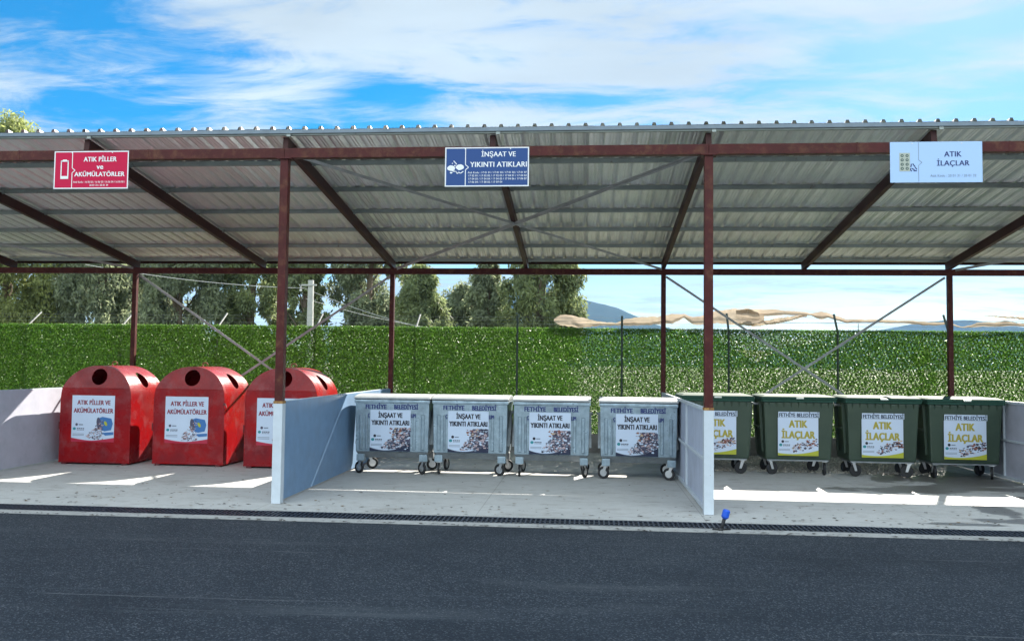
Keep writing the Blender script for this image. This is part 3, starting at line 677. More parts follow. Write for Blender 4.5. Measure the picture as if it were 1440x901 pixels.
    letter(t, I_maroon, 'ATIK PİLLER VE', X_(.12), X_(.90), Z_(.20), .088, y1, .045); letter(t, I_maroon, 'AKÜMÜLATÖRLER', X_(.04), X_(.97), Z_(.375), .088, y1, .045)
    return t
for i, (x, y, a, lab) in enumerate(((-4.985, 4.48, 0, 'red domed battery bin beside the far left partition'), (-3.17, 4.57, -1, 'middle red domed battery bin with a latch on its right edge'), (-1.34, 4.48, -1.0, 'red domed battery bin partly hidden behind the maroon post'))):
    t = make_red(lab, i, i == 1); t.location = (x, y, 0); t.rotation_euler.z = R(a)

# ---- wheels
def caster(parent, x, y, ang, r, wheel_mats, fork_mat, htop, wide=.035):
    f = MB(); off = .045
    f.box(-.045, .045, -.045, .045, htop-.012, htop, 0)
    for sy in (-1, 1):
        f.poly([(-.03, sy*(wide/2+.012), htop-.012), (.03, sy*(wide/2+.012), htop-.012), (off+.022, sy*(wide/2+.012), r-.012), (off-.022, sy*(wide/2+.012), r-.012)])
        f.poly([(-.03, sy*(wide/2+.007), htop-.012), (.03, sy*(wide/2+.007), htop-.012), (off+.022, sy*(wide/2+.007), r-.012), (off-.022, sy*(wide/2+.007), r-.012)])
        for p, q in (((-.03, htop-.012), (off-.022, r-.012)), ((.03, htop-.012), (off+.022, r-.012))):
            f.poly([(p[0], sy*(wide/2+.012), p[1]), (q[0], sy*(wide/2+.012), q[1]), (q[0], sy*(wide/2+.007), q[1]), (p[0], sy*(wide/2+.007), p[1])])
    f.tube([(off, -wide/2-.014, r), (off, wide/2+.014, r)], .012, 8)
    fo = f.build('caster', fork_mat, parent, (x, y, 0), ang)
    w = MB(); k = 20
    prof = [(r*.60, -wide/2), (r*.93, -wide/2), (r, -wide/4), (r, wide/4), (r*.93, wide/2), (r*.60, wide/2)]
    n = len(prof)
    for j in range(k):
        a = 2*math.pi*j/k
        for rr_, yy in prof: w.v.append((off+rr_*math.cos(a), yy, r+rr_*math.sin(a)))
    for j in range(k):
        for q in range(n): w.f.append((j*n+q, j*n+(q+1) % n, ((j+1) % k)*n+(q+1) % n, ((j+1) % k)*n+q)); w.m.append(0)
    w.build('tyre', wheel_mats[0], fo)
    w = MB()
    w.tube([(off, -wide*.32, r), (off, wide*.32, r)], r*.61, 16); w.tube([(off, -wide*.5, r), (off, wide*.5, r)], r*.26, 10); w.build('wheel_disc', wheel_mats[1], fo)
    return fo

# ---- silver bins
def side_scoop(b, W, z, sgn, mi=0):
    pass
def make_silver(label, i, angs):
    t = thing('rubble_bin', label, 'wheeled bin', group='silver construction rubble bins')
    W = .672; yf_, yb = -.50, .50; z0, z1 = .40, 1.28
    b = MB()
    b.frustum((-W+.015, W-.015, yf_+.02, yb-.12), (-W, W, yf_, yb), z0, z1)
    b.build('body', M_silver, t, bevel=.012)
    b = MB(); b.frustum((-W+.09, W-.09, yf_+.10, yb-.22), (-W+.016, W-.016, yf_+.021, yb-.121), .285, z0-.001); b.build('base', M_silverdk, t, bevel=.012)
    # pressed ribs
    def yat(z): return yf_+.02*(1-(z-z0)/(z1-z0))
    for u0, u1 in ((.10, .172), (.215, .262), (1.075, 1.14), (1.225, 1.295)):
        b = MB(); xa, xb = -.70+u0, -.70+u1; zb_, zt = .43, 1.075
        b.v += [(xa, yat(zb_)+.002, zb_), (xb, yat(zb_)+.002, zb_), (xb, yat(zt)+.002, zt), (xa, yat(zt)+.002, zt), (xa+.014, yat(zb_)-.016, zb_+.02), (xb-.014, yat(zb_)-.016, zb_+.02), (xb-.014, yat(zt)-.016, zt-.02), (xa+.014, yat(zt)-.016, zt-.02)]
        n = len(b.v)-8
        for f in ((4, 5, 6, 7), (0, 1, 5, 4), (1, 2, 6, 5), (2, 3, 7, 6), (3, 0, 4, 7)): b.f.append(tuple(n+q for q in f)); b.m.append(0)
        b.build('pressed_rib', M_silver, t, bevel=.004)
    # side ribs and trunnion arms
    for sx in (-1, 1):
        b = MB(); xs = sx*W
        b.bar((xs+sx*.012, -.30, .52), (xs+sx*.016, -.02, 1.14), .02, .05, upv=(1, 0, 0)); b.bar((xs+sx*.012, .26, .52), (xs+sx*.016, .02, 1.14), .02, .05, upv=(1, 0, 0))
        b.tube([(xs, 0, 1.12), (xs+sx*.062, 0, 1.12)], .022, 10); b.tube([(xs+sx*.058, 0, 1.12), (xs+sx*.066, 0, 1.12)], .034, 10)
        b.build('lifting_arm', M_silverdk, t)
    # rim
    b = MB(); b.box(-W-.016, W+.016, yf_-.022, yb+.012, 1.275, 1.330); b.build('rim', M_silver, t, bevel=.012)
    b = MB(); b.box(-W-.004, W+.004, yf_-.012, yb, 1.331, 1.343); b.build('lid_seal', M_black, t)
    # arched lid
    b = MB(); n = 12; prev = None; xa, xb = -W-.022, W+.022
    prof = [(yf_-.028, 1.344), (yf_-.030, 1.372)]+[(yf_-.030+(yb-yf_+.05)*k/n, 1.372+.055*math.sin(math.pi*(.06+.90*k/n))) for k in range(1, n+1)]+[(yb+.02, 1.344)]
    k = len(prof); b.v += [(xa, y_, z_) for y_, z_ in prof]+[(xb, y_, z_) for y_, z_ in prof]
    b.f.append(tuple(range(k))[::-1]); b.m.append(0); b.f.append(tuple(range(k, 2*k))); b.m.append(0)
    for q in range(k): j = (q+1) % k; b.f.append((q, j, k+j, k+q)); b.m.append(0)
    b.build('lid', M_silverlid, t, merge=True, bevel=.006)
    # brackets, casters
    for q, (cx, cy_) in enumerate(((-.565, yf_+.075), (.575, yf_+.075), (-.565, yb-.22), (.575, yb-.22))):
        b = MB(); b.box(cx-.072, cx+.072, cy_-.07, cy_+.07, .235, .355); b.build('caster_bracket', M_silverdk if q > 1 else M_silver, t, bevel=.006)
        caster(t, cx, cy_, angs[q], .108, (M_black, M_steel), M_steel, .234, .034)
    # painted name
    b = MB(); yy = yf_-.0025
    for a_ in (('FETHİYE', -.70+.215, -.70+.60, 1.168, .082, yy, .05), ('BELEDİYESİ', -.70+.735, -.70+1.175, 1.168, .082, yy, .05),
               ('Ç', -.70+.262, -.70+.298, 1.02, .070, yf_-.0145, .04), ('LIM', -.70+1.045, -.70+1.135, 1.02, .070, yf_-.0185, .04)): letter(t, I_navy, *a_, name='stencilled_name')
    # poster
    pw, ph = .735, .735; px0, pz0 = -.70+.305, .415
    X_ = lambda u: px0+u*pw; Z_ = lambda v: pz0+(1-v)*ph
    b = MB(); y = yf_-.006; b.box(px0, px0+pw, y, yf_-.001, pz0, pz0+ph, 0); y1 = y-.001
    b.poly([(X_(.52), y1, Z_(.93)), (X_(.50), y1, Z_(.76)), (X_(.58), y1, Z_(.62)), (X_(.55), y1, Z_(.52)), (X_(.62), y1, Z_(.43)), (X_(.995), y1, Z_(.43)), (X_(.995), y1, Z_(.93))], 2)
    rs = random.Random(10+i)
    scraps(b, (X_(.30), X_(.99), Z_(.95), Z_(.43), lambda u, v: v < .1+1.5*u), 380, .026, y1-.0004, [2, 3, 3, 2, 5, 2, 0, 0, 3, 7, 5], rs)
    scraps(b, (X_(.48), X_(.80), Z_(.62), Z_(.43), lambda u, v: True), 26, .026, y1-.006, [4, 4, 6], rs)
    curve_band(b, X_, Z_, .91, .975, .80, 1, y1-.0068)
    logo_block(b, X_, Z_, 5, 8, 7, y1-.0004)
    b.build('poster', [P_white, P_navy, P_slate, P_pink, P_brown, I_black, P_skin, I_gray, I_teal], t)
    letter(t, I_black, 'İNŞAAT VE', X_(.20), X_(.80), Z_(.185), .088, y1-.002, .045); letter(t, I_black, 'YIKINTI ATIKLARI', X_(.03), X_(.97), Z_(.365), .088, y1-.002, .045)
    return t
sil = [(.85, 3.92, 1.0, 'silver rubble bin nearest the blue grey partition', (2.6, 2.4, .4, .3)),
       (2.275, 3.95, -.7, 'second silver rubble bin from the blue grey partition', (1.6, 2.7, 1.3, .6)),
       (3.725, 3.92, .8, 'third silver rubble bin from the blue grey partition', (1.7, 1.1, 1.2, .8)),
       (5.27, 3.89, -1.3, 'silver rubble bin nearest the white framed partition', (2.7, 2.8, 2.9, 2.9))]
for i, (x, y, a, lab, an) in enumerate(sil):
    t = make_silver(lab, i, an); t.location = (x, y, 0); t.rotation_euler.z = R(a)

# ---- green bins
def make_green(label, i, angs):
    t = thing('medicine_bin', label, 'wheeled bin', group='green medicine waste bins')
    W = .64; yf_, yb = -.48, .50
    b = MB(); b.frustum((-W+.045, W-.045, yf_+.055, yb-.09), (-W, W, yf_, yb), .29, 1.36); b.build('body', M_green, t, bevel=.03)
    # rim with stiffening pleats
    b = MB(); b.box(-W-.035, W+.035, yf_-.035, yb+.03, 1.355, 1.405); b.build('rim', M_greenlid, t, bevel=.012)
    for k in range(9):
        b = MB()
        x = -W+.10+k*(2*W-.2)/8; b.poly([(x-.007, yf_-.03, 1.352), (x+.007, yf_-.03, 1.352), (x+.007, yf_+.006, 1.26), (x-.007, yf_+.006, 1.26)]); b.poly([(x+.007, yf_-.03, 1.352), (x+.007, yf_+.03, 1.352), (x+.007, yf_+.006, 1.26)]); b.poly([(x-.007, yf_+.03, 1.352), (x-.007, yf_-.03, 1.352), (x-.007, yf_+.006, 1.26)])
        b.build('rim_rib', M_green, t)
    # lid: shallow crowned cover
    b = MB(); b.frustum((-W-.05, W+.05, yf_-.055, yb+.04), (-W-.03, W+.03, yf_-.03, yb+.03), 1.408, 1.455); b.frustum((-W-.028, W+.028, yf_-.028, yb+.028), (-W+.04, W-.04, yf_+.10, yb-.02), 1.4555, 1.482); b.build('lid', M_greenlid, t, bevel=.010)
    b = MB(); b.box(-.06, .075, yf_-.075, yf_-.052, 1.418, 1.446); b.build('lid_handle', mat('handle_glint', (.62, .68, .62), .3), t, bevel=.005)  # white glint on the handle painted as its pale colour
    # side trunnions and side fins
    for sx in (-1, 1):
        b = MB(); xs = sx*W
        b.tube([(xs-sx*.02, .0, 1.30), (xs+sx*.095, .0, 1.30)], .020, 8); b.tube([(xs+sx*.09, .0, 1.30), (xs+sx*.1, 0, 1.30)], .03, 8)
        b.build('trunnion', M_steel, t)
        b = MB()
        for yy in (-.26, .26): b.frustum((min(xs-sx*.055, xs-sx*.0), max(xs-sx*.055, xs-sx*.0), yy-.02, yy+.02), (min(xs-sx*.01, xs+sx*.05), max(xs-sx*.01, xs+sx*.05), yy-.03, yy+.03), .42, 1.34)
        b.box(min(xs-sx*.04, xs+sx*.045), max(xs-sx*.04, xs+sx*.045), -.24, .24, .86, .89)
        b.build('side_fin', M_green, t, bevel=.006)
    b = MB(); b.box(-W+.08, W-.08, yf_+.09, yb-.13, .262, .288); b.build('base_frame', M_silverdk, t)
    for q, (cx, cy_) in enumerate(((-.50, yf_+.15), (.50, yf_+.15), (-.50, yb-.22), (.50, yb-.22))):
        caster(t, cx, cy_, angs[q], .115, (M_black, M_black), M_steel, .262, .042)
    # poster & name band
    pw, ph = .735, .70; px0, pz0 = -.70+.335-.02, .37
    X_ = lambda u: px0+u*pw; Z_ = lambda v: pz0+(1-v)*ph
    b = MB(); yb_ = yf_+.055*(1-(pz0-.29)/1.07); 
    b.v = []; y = yf_-.006+.0
    b.box(px0, px0+pw, y, y+.004, pz0, pz0+ph, 0); y1 = y-.001
    rs = random.Random(70+i)
    scraps(b, (X_(.36), X_(.99), Z_(.93), Z_(.55), lambda u, v: abs(v-.25-.55*u) < .30), 95, .026, y1, [2, 3, 4, 5, 2, 6, 2], rs)
    scraps(b, (X_(.66), X_(.98), Z_(.72), Z_(.60), lambda u, v: True), 16, .032, y1-.002, [4, 4, 3], rs)
    curve_band(b, X_, Z_, .93, .95, .85, 1, y1-.003)
    logo_block(b, X_, Z_, 3, 8, 7, y1-.0004)
    b.build('poster', [P_white, P_lime, P_slate, I_black, P_brown, P_pink, P_skin, I_gray, I_teal], t)
    letter(t, I_gold, 'ATIK', X_(.27), X_(.73), Z_(.255), .135, y1-.001, .055); letter(t, I_gold, 'İLAÇLAR', X_(.09), X_(.92), Z_(.54), .135, y1-.001, .055)
    b = MB(); b.box(px0+.01, px0+pw+.02, y, y+.004, pz0+ph+.004, pz0+ph+.108, 0); b.build('name_band', P_white, t)
    b = MB(); add_text(b, 'FETHİYE BELEDİYESİ', px0+.025, px0+pw+.012, pz0+ph+.014, .072, y-.001, .045); b.build('band_lettering', flat('ink_deep_blue', (.01, .03, .07)), t)
    # wedge packing that carries the flat poster over the tapering front
    b = MB(); ys = lambda z: yf_+.055*(1-(z-.29)/1.07)
    zt = pz0+ph+.10
    b.v = [(px0+.004, ys(pz0+.01)+.01, pz0+.006), (px0+pw-.004, ys(pz0+.01)+.01, pz0+.006), (px0+pw-.004, ys(zt)+.01, zt), (px0+.004, ys(zt)+.01, zt), (px0+.004, y+.0042, pz0+.006), (px0+pw-.004, y+.0042, pz0+.006), (px0+pw-.004, y+.0042, zt), (px0+.004, y+.0042, zt)]
    for f in ((4, 5, 6, 7), (0, 1, 5, 4), (1, 2, 6, 5), (2, 3, 7, 6), (3, 0, 4, 7), (0, 3, 2, 1)): b.f.append(f); b.m.append(0)
    b.build('poster_backing', M_green, t)
    return t
grn = [(6.78, 5.00, 0, 'green medicine bin partly hidden behind the post of the white framed partition', (2.5, 2.9, 2.8, 2.2)),
       (8.27, 5.02, .8, 'green medicine bin with its front right wheel turned edge on', (.3, 1.45, .5, 2.9)),
       (9.78, 4.96, -1.0, 'third green medicine bin from the white framed partition, its wheels side on', (.2, 2.9, .3, .2)),
       (11.22, 4.92, -1, 'green medicine bin nearest the far right partition', (1.6, 1.2, .2, .4))]
for i, (x, y, a, lab, an) in enumerate(grn):
    t = make_green(lab, i, an); t.location = (x, y, 0); t.rotation_euler.z = R(a)

# ================================================================== THE HEDGE FENCE
M_leaf = mat('plastic_leaf', (.30, .56, .08), .4, var=.8, vscale=34, col2=(.016, .085, .012), transl=.5, objrand=.05, dirt=((.16, .24, .05), 30, .62, .75))
M_wire = mat('fence_wire', (.10, .16, .10), .5, .3)
M_fpost = mat('fence_post_paint', (.045, .075, .055), .55, var=.3, vscale=6)
M_fpostl = mat('fence_post_lit_grey', (.36, .36, .34), .6, var=.3, vscale=6)  # sunlit look of the left posts put into a paler colour
FY, FZ0, FZ1, FB = 8.16, .41, 2.86, 2.42
def leaf_panel(seed):
    r = np.random.RandomState(seed); V = []; P = .086
    nx = int(FB/P); nz_ = int((FZ1-FZ0)/(P)) 
    pts = []; dirs = []
    for i in range(nx+1):
        for j in range(nz_):
            x = i*P; z = FZ0+j*P
            x0 = x+(P/2 if j % 2 else 0); s_ = 1 if j % 2 == 0 else -1
            # edges of the diamond mesh leaving this node upward, both diagonals
            for sg in (-1, 1):
                for q in range(6):
                    u = (q+r.uniform(0, 1))/6; pts.append((x0+sg*P/2*u, r.normal(0, .006), z+P*u)); dirs.append((sg*.5, 0, 1.))
    base = len(pts)
    for i in range(nx+1):        # fluff of the mesh's rear face, half a cell aside
        for j in range(nz_):
            x0 = i*P+(0 if j % 2 else P/2)
            for sg in (-1, 1):
                for q in range(6):
                    u = (q+r.uniform(0, 1))/6; pts.append((x0+sg*P/2*u, .045+r.normal(0, .006), FZ0+j*P+P*u)); dirs.append((sg*.5, 0, 1.))
    pts = np.array(pts); dirs = np.array(dirs); dirs /= np.linalg.norm(dirs, axis=1)[:, None]
    keep = (pts[:, 0] > 0) & (pts[:, 0] < FB); pts = pts[keep]; dirs = dirs[keep]
    reps = 3; pts = np.repeat(pts, reps, 0); dirs = np.repeat(dirs, reps, 0); n = len(pts)
    # needle direction: radial about the wire
    rv = r.normal(0, 1, (n, 3)); rv[:, 1] *= 1.1; rv -= (rv*dirs).sum(1)[:, None]*dirs*.7
    rv[:, 2] -= .25
    rv /= np.linalg.norm(rv, axis=1)[:, None]
    ln_ = r.uniform(.026, .050, n)[:, None]; sd = np.cross(rv, r.normal(0, 1, (n, 3))); sd /= np.linalg.norm(sd, axis=1)[:, None]; sd *= r.uniform(.010, .0165, n)[:, None]
    a = pts; b = pts+rv*ln_
    v = np.stack([a-sd*.6, a+sd*.6, b+sd*.6, b-sd*.6], 1)
    # denser fluffy top row
    m = 2200; tx = r.uniform(0, FB, m); a = np.stack([tx, r.normal(0, .02, m), np.full(m, FZ0+nz_*P+.002)+r.normal(0, .012, m)], 1)
    d = r.normal(0, 1, (m, 3)); d[:, 2] = np.abs(d[:, 2]); d /= np.linalg.norm(d, axis=1)[:, None]; sd = np.cross(d, r.normal(0, 1, (m, 3))); sd /= np.linalg.norm(sd, axis=1)[:, None]; sd *= .005
    b = a+d*r.uniform(.02, .045, m)[:, None]; v2 = np.stack([a-sd, a+sd, b+sd*.5, b-sd*.5], 1)
    v = np.concatenate([v, v2]).reshape(-1, 3)
    me = fast_mesh('leaf_panel', v, np.arange(len(v)).reshape(-1, 4)); me.materials.append(M_leaf); return me
pms = [leaf_panel(k) for k in range(3)]
fence = thing('artificial_hedge_fence', 'tall green artificial leaf hedge fence standing on a low concrete wall behind the bins', 'fence', (0, FY, 0))
x = .31-FB*7; k = 0
while x < 25:
    o = bpy.data.objects.new('leaf_panel', pms[k % 3]); COL.objects.link(o); o.parent = fence; o.location = (x, 0, 0)
    b = MB(); arm = x
    light = x < 2
    py = .06 if light else -.02
    b.tube([(x, py, .0), (x, py, 2.80)], .024, 8)
    if x > 2.5 and x < 6: b.tube([(x, py, 2.80), (x+.0, py+.01, 3.14)], .026, 8)
    elif light: b.tube([(x, py, 2.80), (x, .60, 3.17)], .019, 8)
    else: b.tube([(x, py, 2.80), (x, .27, 3.22)], .026, 8)
    b.build('fence_post', M_fpostl if light else M_fpost, fence)
    x += FB; k += 1
b = MB()
for z in (.5, 1.3, 2.1, 2.84): b.tube([(-17, -.02, z), (25, -.02, z)], .003, 4)
b.build('tension_wire', M_wire, fence)
b = MB()
for yy, z in ((.16, 2.95), (.27, 3.04), (.40, 3.12)): b.tube([(-17+i*1.21, yy, z-.012*(i % 2)) for i in range(35)], .0022, 4)
b.build('barbed_wire', flat('grey_wire', (.25, .25, .26)), fence)
t = thing('retaining_wall', 'low rough concrete wall under the green hedge fence', 'wall', (0, 0, 0))
b = MB(); b.box(-30, 40, 7.95, 8.22, -.05, .42); b.build('wall', mat('rough_concrete', (.27, .26, .24), .9, var=.4, vscale=3, dirt=((.12, .12, .10), 2, .5, .7), bump=.5, bscale=20), t, bevel=.01)

# ------------------------------------------------------------------ tarp caught on the wires
def pix(px, py, Y):
    o = cam.matrix_world.translation; d = fw*F_PX+r2*(px-720)+u2*(450.5-py); return o+d*((Y-o.y)/d.y)
def cloth_strip(bands, seed, Y=8.55, name='torn_shade_cloth', parent=None):
    r = np.random.RandomState(seed); v = []; q = []; n = 260; m_ = 12
    xs = [p[0] for p in bands]; X = np.linspace(xs[0], xs[-1], n)
    T = np.interp(X, xs, [p[1] for p in bands]); B = np.interp(X, xs, [p[2] for p in bands])
    w1 = [np.interp(X, np.linspace(xs[0], xs[-1], k), r.uniform(-1, 1, k)) for k in (14, 30, 60, 120)]
    T = T+w1[2]*.7+w1[3]*.25; B = B+w1[2][::-1]*.7+w1[3]*.25
    for i in range(n):
        for j in range(m_):
            u = j/(m_-1); fold = math.sin(u*5+w1[0][i]*2.2+w1[1][i]*.6)*.045+w1[0][i]*.06+math.sin(u*13+w1[1][i]*1.2)*.010
            p = pix(X[i], T[i]*(1-u)+B[i]*u, Y+fold*min(1, (B[i]-T[i])/9)); v.append(tuple(p))
    for i in range(n-1):
        for j in range(m_-1): q.append((i*m_+j, i*m_+j+1, (i+1)*m_+j+1, (i+1)*m_+j))
    me = fast_mesh(name, v, q); return finish(name, me, M_tarp, parent, smooth=True)
M_tarp = mat('shade_cloth', (.52, .44, .35), .9, var=.25, vscale=2, col2=(.36, .30, .24), transl=.35, bump=.9, bscale=7)
tarp = thing('torn_shade_cloth', 'torn tan shade cloth tangled along the wire above the hedge', 'cloth')
cloth_strip([(779, 449, 452), (788, 442, 457), (800, 443, 459), (820, 447, 461), (840, 452, 458), (866, 454, 457), (880, 449, 458), (900, 445, 457), (925, 445, 456), (945, 441, 455), (962, 441, 447), (975, 446, 457), (990, 443, 456), (1005, 437, 454), (1030, 434, 457), (1055, 434, 458), (1075, 441, 450)], 1, parent=tarp, name='cloth_fold')
cloth_strip([(1035, 436, 441), (1060, 434, 445), (1090, 435, 444), (1110, 437, 443), (1140, 440, 444), (1155, 437, 449), (1165, 440, 447), (1190, 449, 454), (1220, 449, 453), (1260, 450, 454), (1300, 452, 457), (1312, 453, 458), (1335, 453, 456), (1352, 460, 461), (1375, 454, 459), (1400, 453, 460), (1415, 451, 458), (1440, 455, 459), (1480, 454, 458)], 2, parent=tarp, name='cloth_fold')
cloth_strip([(1035, 452, 455), (1060, 451, 459), (1080, 450, 457), (1095, 447, 455), (1115, 444, 450), (1135, 441, 445)], 3, parent=tarp, name='cloth_fold')
cloth_strip([(1384, 443, 444), (1400, 444, 446), (1425, 445, 448), (1445, 446, 450), (1480, 449, 453)], 4, Y=8.7, parent=tarp, name='cloth_fold')
b = MB(); p0 = pix(760, 456, 8.5); p1 = pix(1500, 452, 8.5); b.tube([p0, p1], .004, 4); b.build('support_wire', flat('grey_wire', (.25, .25, .26)), tarp)

# ------------------------------------------------------------------ trees
M_fol = [mat('foliage_yellow_green', (.44, .48, .16), .6, var=.6, vscale=1.6, col2=(.15, .19, .08), transl=.55),
         mat('foliage_olive', (.33, .39, .17), .6, var=.6, vscale=1.6, col2=(.10, .13, .07), transl=.55),
         mat('foliage_grey_green', (.37, .42, .24), .6, var=.6, vscale=1.6, col2=(.12, .15, .10), transl=.55)]
M_bark = mat('bark', (.22, .17, .12), .9, var=.5, vscale=3)
def tree(label, x, y, h, cw, seed, mi, zlow=.12, clumps=70, leaves=150, trunk=True, cat='tree', name='eucalyptus_tree', ls=1.0, group='row of trees beyond the hedge fence', cr=1.0):
    r = np.random.RandomState(seed); t = thing(name, label, cat, (x, y, 0), group=group)
    # trunk and limbs
    b = MB(); lean = r.uniform(-.05, .05)
    tr = [(0, 0, -.3), (lean*h*.3, 0, h*.25), (lean*h*.6, r.uniform(-.2, .2), h*.5), (lean*h, 0, h*.82)]
    b.tube(tr, [h*.022+.06, h*.018+.04, h*.012+.03, .03], 9)
    # clump centres within an irregular crown
    C = []; z0 = h*zlow
    while len(C) < clumps:
        u = r.uniform(0, 1); z = z0+(h-z0)*u
        rad = cw/2*(math.sin(math.pi*min(1, (u*.86+.14)))**.55)*(1-.12*u)
        a = r.uniform(0, 6.283); q = math.sqrt(r.uniform(.12, 1))*rad*r.uniform(.75, 1.08)
        C.append((q*math.cos(a)+lean*h*u, q*math.sin(a), z))
    C = np.array(C)
    for c in C[::4]:
        zb = max(h*.12, c[2]-r.uniform(.8, 1.8)*h*.12); s0 = (lean*zb, 0, zb)
        b.tube([s0, (c[0]*.5, c[1]*.5, (zb+c[2])/2+.1), tuple(c)], [.05, .035, .015], 5, cap=False)
    b.build('trunk', M_bark, t)
    rc = r.uniform(.55, 1.05, clumps)*cw*.13*cr
    n = clumps*leaves; ci = np.repeat(np.arange(clumps), leaves)
    d = r.normal(0, 1, (n, 3)); d /= np.linalg.norm(d, axis=1)[:, None]; rr_ = r.uniform(.1, 1, n)**.45
    p = C[ci]+d*(rr_*rc[ci])[:, None]*np.array([1, 1, 1.25]); 
    p[:, 2] -= np.abs(r.normal(0, .12, n))*1.2
    dv = r.normal(0, .55, (n, 3)); dv[:, 2] -= .8; dv /= np.linalg.norm(dv, axis=1)[:, None]
    sd = np.cross(dv, r.normal(0, 1, (n, 3))); sd /= np.linalg.norm(sd, axis=1)[:, None]
    L_ = (r.uniform(.16, .34, n)*ls)[:, None]; w_ = (r.uniform(.028, .055, n)*ls)[:, None]
    v = np.stack([p-sd*w_*.4, p+dv*L_*.45-sd*w_, p+dv*L_, p+dv*L_*.45+sd*w_], 1).reshape(-1, 3)
    me = fast_mesh('crown', v, np.arange(len(v)).reshape(-1, 4)); finish('crown', me, M_fol[mi], t)
    return t
def tx(px, Y): return pix(px, 460, Y).x
for px0, px1, Y, h, mi, seed, lab in (
    (-66, 84, 30, 14.0, 0, 1, 'tall yellow green tree at the far left whose top shows above the roof'),
    (78, 205, 31, 11.0, 2, 2, 'dark grey green tree right of the tall yellow green one'),
    (190, 308, 29, 11.5, 2, 3, 'broad grey green tree behind the maroon back post at left'),
    (300, 390, 31, 12, 1, 4, 'olive tree just left of the left front post'),
    (402, 464, 30, 10.5, 1, 5, 'narrow olive tree behind the pale utility pole'),
    (463, 560, 31, 11.0, 2, 6, 'grey green tree right of the utility pole'),
    (552, 640, 29, 6.6, 1, 7, 'rounded low olive tree whose full top shows under the roof'),
    (600, 690, 33, 5.9, 2, 8, 'small sloping grey tree beside the rounded olive tree'),
    (664, 722, 30, 7.6, 2, 9, 'slim feathery tree with a ragged top left of the big last tree'),
    (700, 812, 29, 11.5, 1, 10, 'large dark green tree at the end of the row beside the mountain')):
    xa, xb = tx(px0, Y), tx(px1, Y); cw = xb-xa
    tree(lab, (xa+xb)/2, Y, h, cw*1.12, seed, mi, clumps=int(60+h*cw*3.2), leaves=240, zlow=.08)
tree('low bush of thin bare twigs showing over the hedge at right', tx(1300, 34), 34, 3.2, 1.6, 31, 2, clumps=16, leaves=60, zlow=.3, name='bush', cat='bush', group='bushes beyond the hedge')

# utility pole
p = pix(436, 460, 20); pt_ = pix(438, 394, 20)
t = thing('utility_pole', 'pale concrete utility pole with a short crossarm beyond the hedge', 'utility pole', (p.x, 20, 0))
M_pole = mat('pole_concrete', (.38, .39, .37), .8, var=.2, vscale=4)
b = MB(); b.frustum((-.14, .14, -.10, .10), (-.09, .09, -.07, .07), -.1, pt_.z); b.build('pole', M_pole, t)
b = MB(); b.box(-.42, .25, -.12, -.085, pt_.z-.22, pt_.z-.16); b.box(-.38, -.34, -.12, -.085, pt_.z-.40, pt_.z-.16); b.build('crossarm', M_pole, t)
b = MB(); b.tube([(-.36, -.10, pt_.z-.42), (-.36, -.10, pt_.z-.36)], .05, 8); b.build('insulator', flat('porcelain', (.6, .6, .58)), t)
b = MB()
def wire(pa, pb, sag, n=16): return [tuple(Vector(pa).lerp(Vector(pb), k/n)+Vector((0, 0, -sag*4*(k/n)*(1-k/n)))) for k in range(n+1)]
w0 = pix(428, 405, 20)
b.tube(wire(pix(120, 372, 14), w0, .15), .009, 5); b.tube(wire(w0, pix(700, 476, 24), .35), .009, 5); b.tube(wire(pix(430, 420, 20), pix(610, 462, 24), .10), .008, 5)
tag(b.build('power_line', flat('pale_cable', (.5, .5, .5))), 'thin pale power cable sagging from the utility pole', 'cable')
t = thing('thin_mast', 'very thin dark mast standing beyond the hedge near the right hill', 'mast', (pix(1207, 460, 30).x, 30, 0))
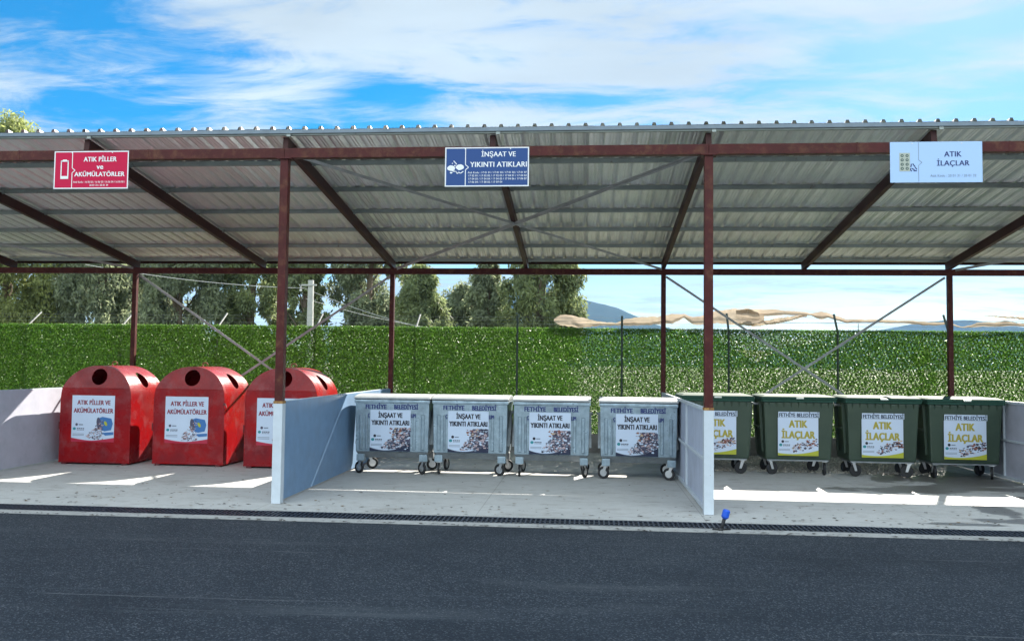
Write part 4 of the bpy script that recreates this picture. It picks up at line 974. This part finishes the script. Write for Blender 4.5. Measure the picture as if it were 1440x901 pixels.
b = MB(); b.tube([(0, 0, -.1), (0, 0, pix(1207, 455, 30).z)], .02, 6); b.build('mast', flat('grey_wire', (.25, .25, .26)), t)

# weeds
def weed(x, y, h, label, seed):
    r = random.Random(seed); b = MB()
    for k in range(34):
        a = r.uniform(0, 6.28); q = r.uniform(0, .06); z = r.uniform(.0, h); l = r.uniform(.03, .06); e = r.uniform(-.2, .9)
        p = Vector((q*math.cos(a), q*math.sin(a), z*.7)); d = Vector((math.cos(a), math.sin(a), e)).normalized()*l; s_ = Vector((-math.sin(a), math.cos(a), 0))*l*.28
        b.poly([p, p+d*.5-s_, p+d, p+d*.5+s_])
    tag(b.build('weed', M_leaf, None, (x, y, 0)), label, 'weed', 'small weeds on the concrete')
weed(4.30, 4.9, .13, 'small green weed growing between the third and fourth silver bins', 1)
weed(-3.95, 6.9, .2, 'weed growing behind the red bins', 2)

# broken blocks behind the far left partition
for i, (x, y, w, hh, lab) in enumerate(((-7.02, 7.45, .40, 1.50, 'brown timber board leaning on the hedge at the far left edge'), (-6.45, 7.5, .44, 1.52, 'darker brown timber board leaning beside the far left partition'))):
    t = thing('timber_board', lab, 'board', (x, y, 0), group='timber boards behind the far left partition')
    b = MB(); b.frustum((-w/2, w/2, 0, .03), (-w/2, w/2, .40, .43), 0, hh); b.build('board', mat('old_timber', (.20, .13, .10), .85, var=.5, vscale=5), t, bevel=.004)

# ------------------------------------------------------------------ haze
HZ = True
if HZ:
    hb = MB(); hb.box(-4600, 4600, -60, 4500, -1.4, 370)
    hm = bpy.data.materials.new('haze'); hm.use_nodes = True; t_ = hm.node_tree; t_.nodes.clear()
    pv = t_.nodes.new('ShaderNodeVolumePrincipled'); pv.inputs['Color'].default_value = (.24, .52, .96, 1); pv.inputs['Density'].default_value = .00010; pv.inputs['Anisotropy'].default_value = .0
    oo = t_.nodes.new('ShaderNodeOutputMaterial'); t_.links.new(pv.outputs[0], oo.inputs['Volume'])
    tag(hb.build('haze', hm), kind='stuff')
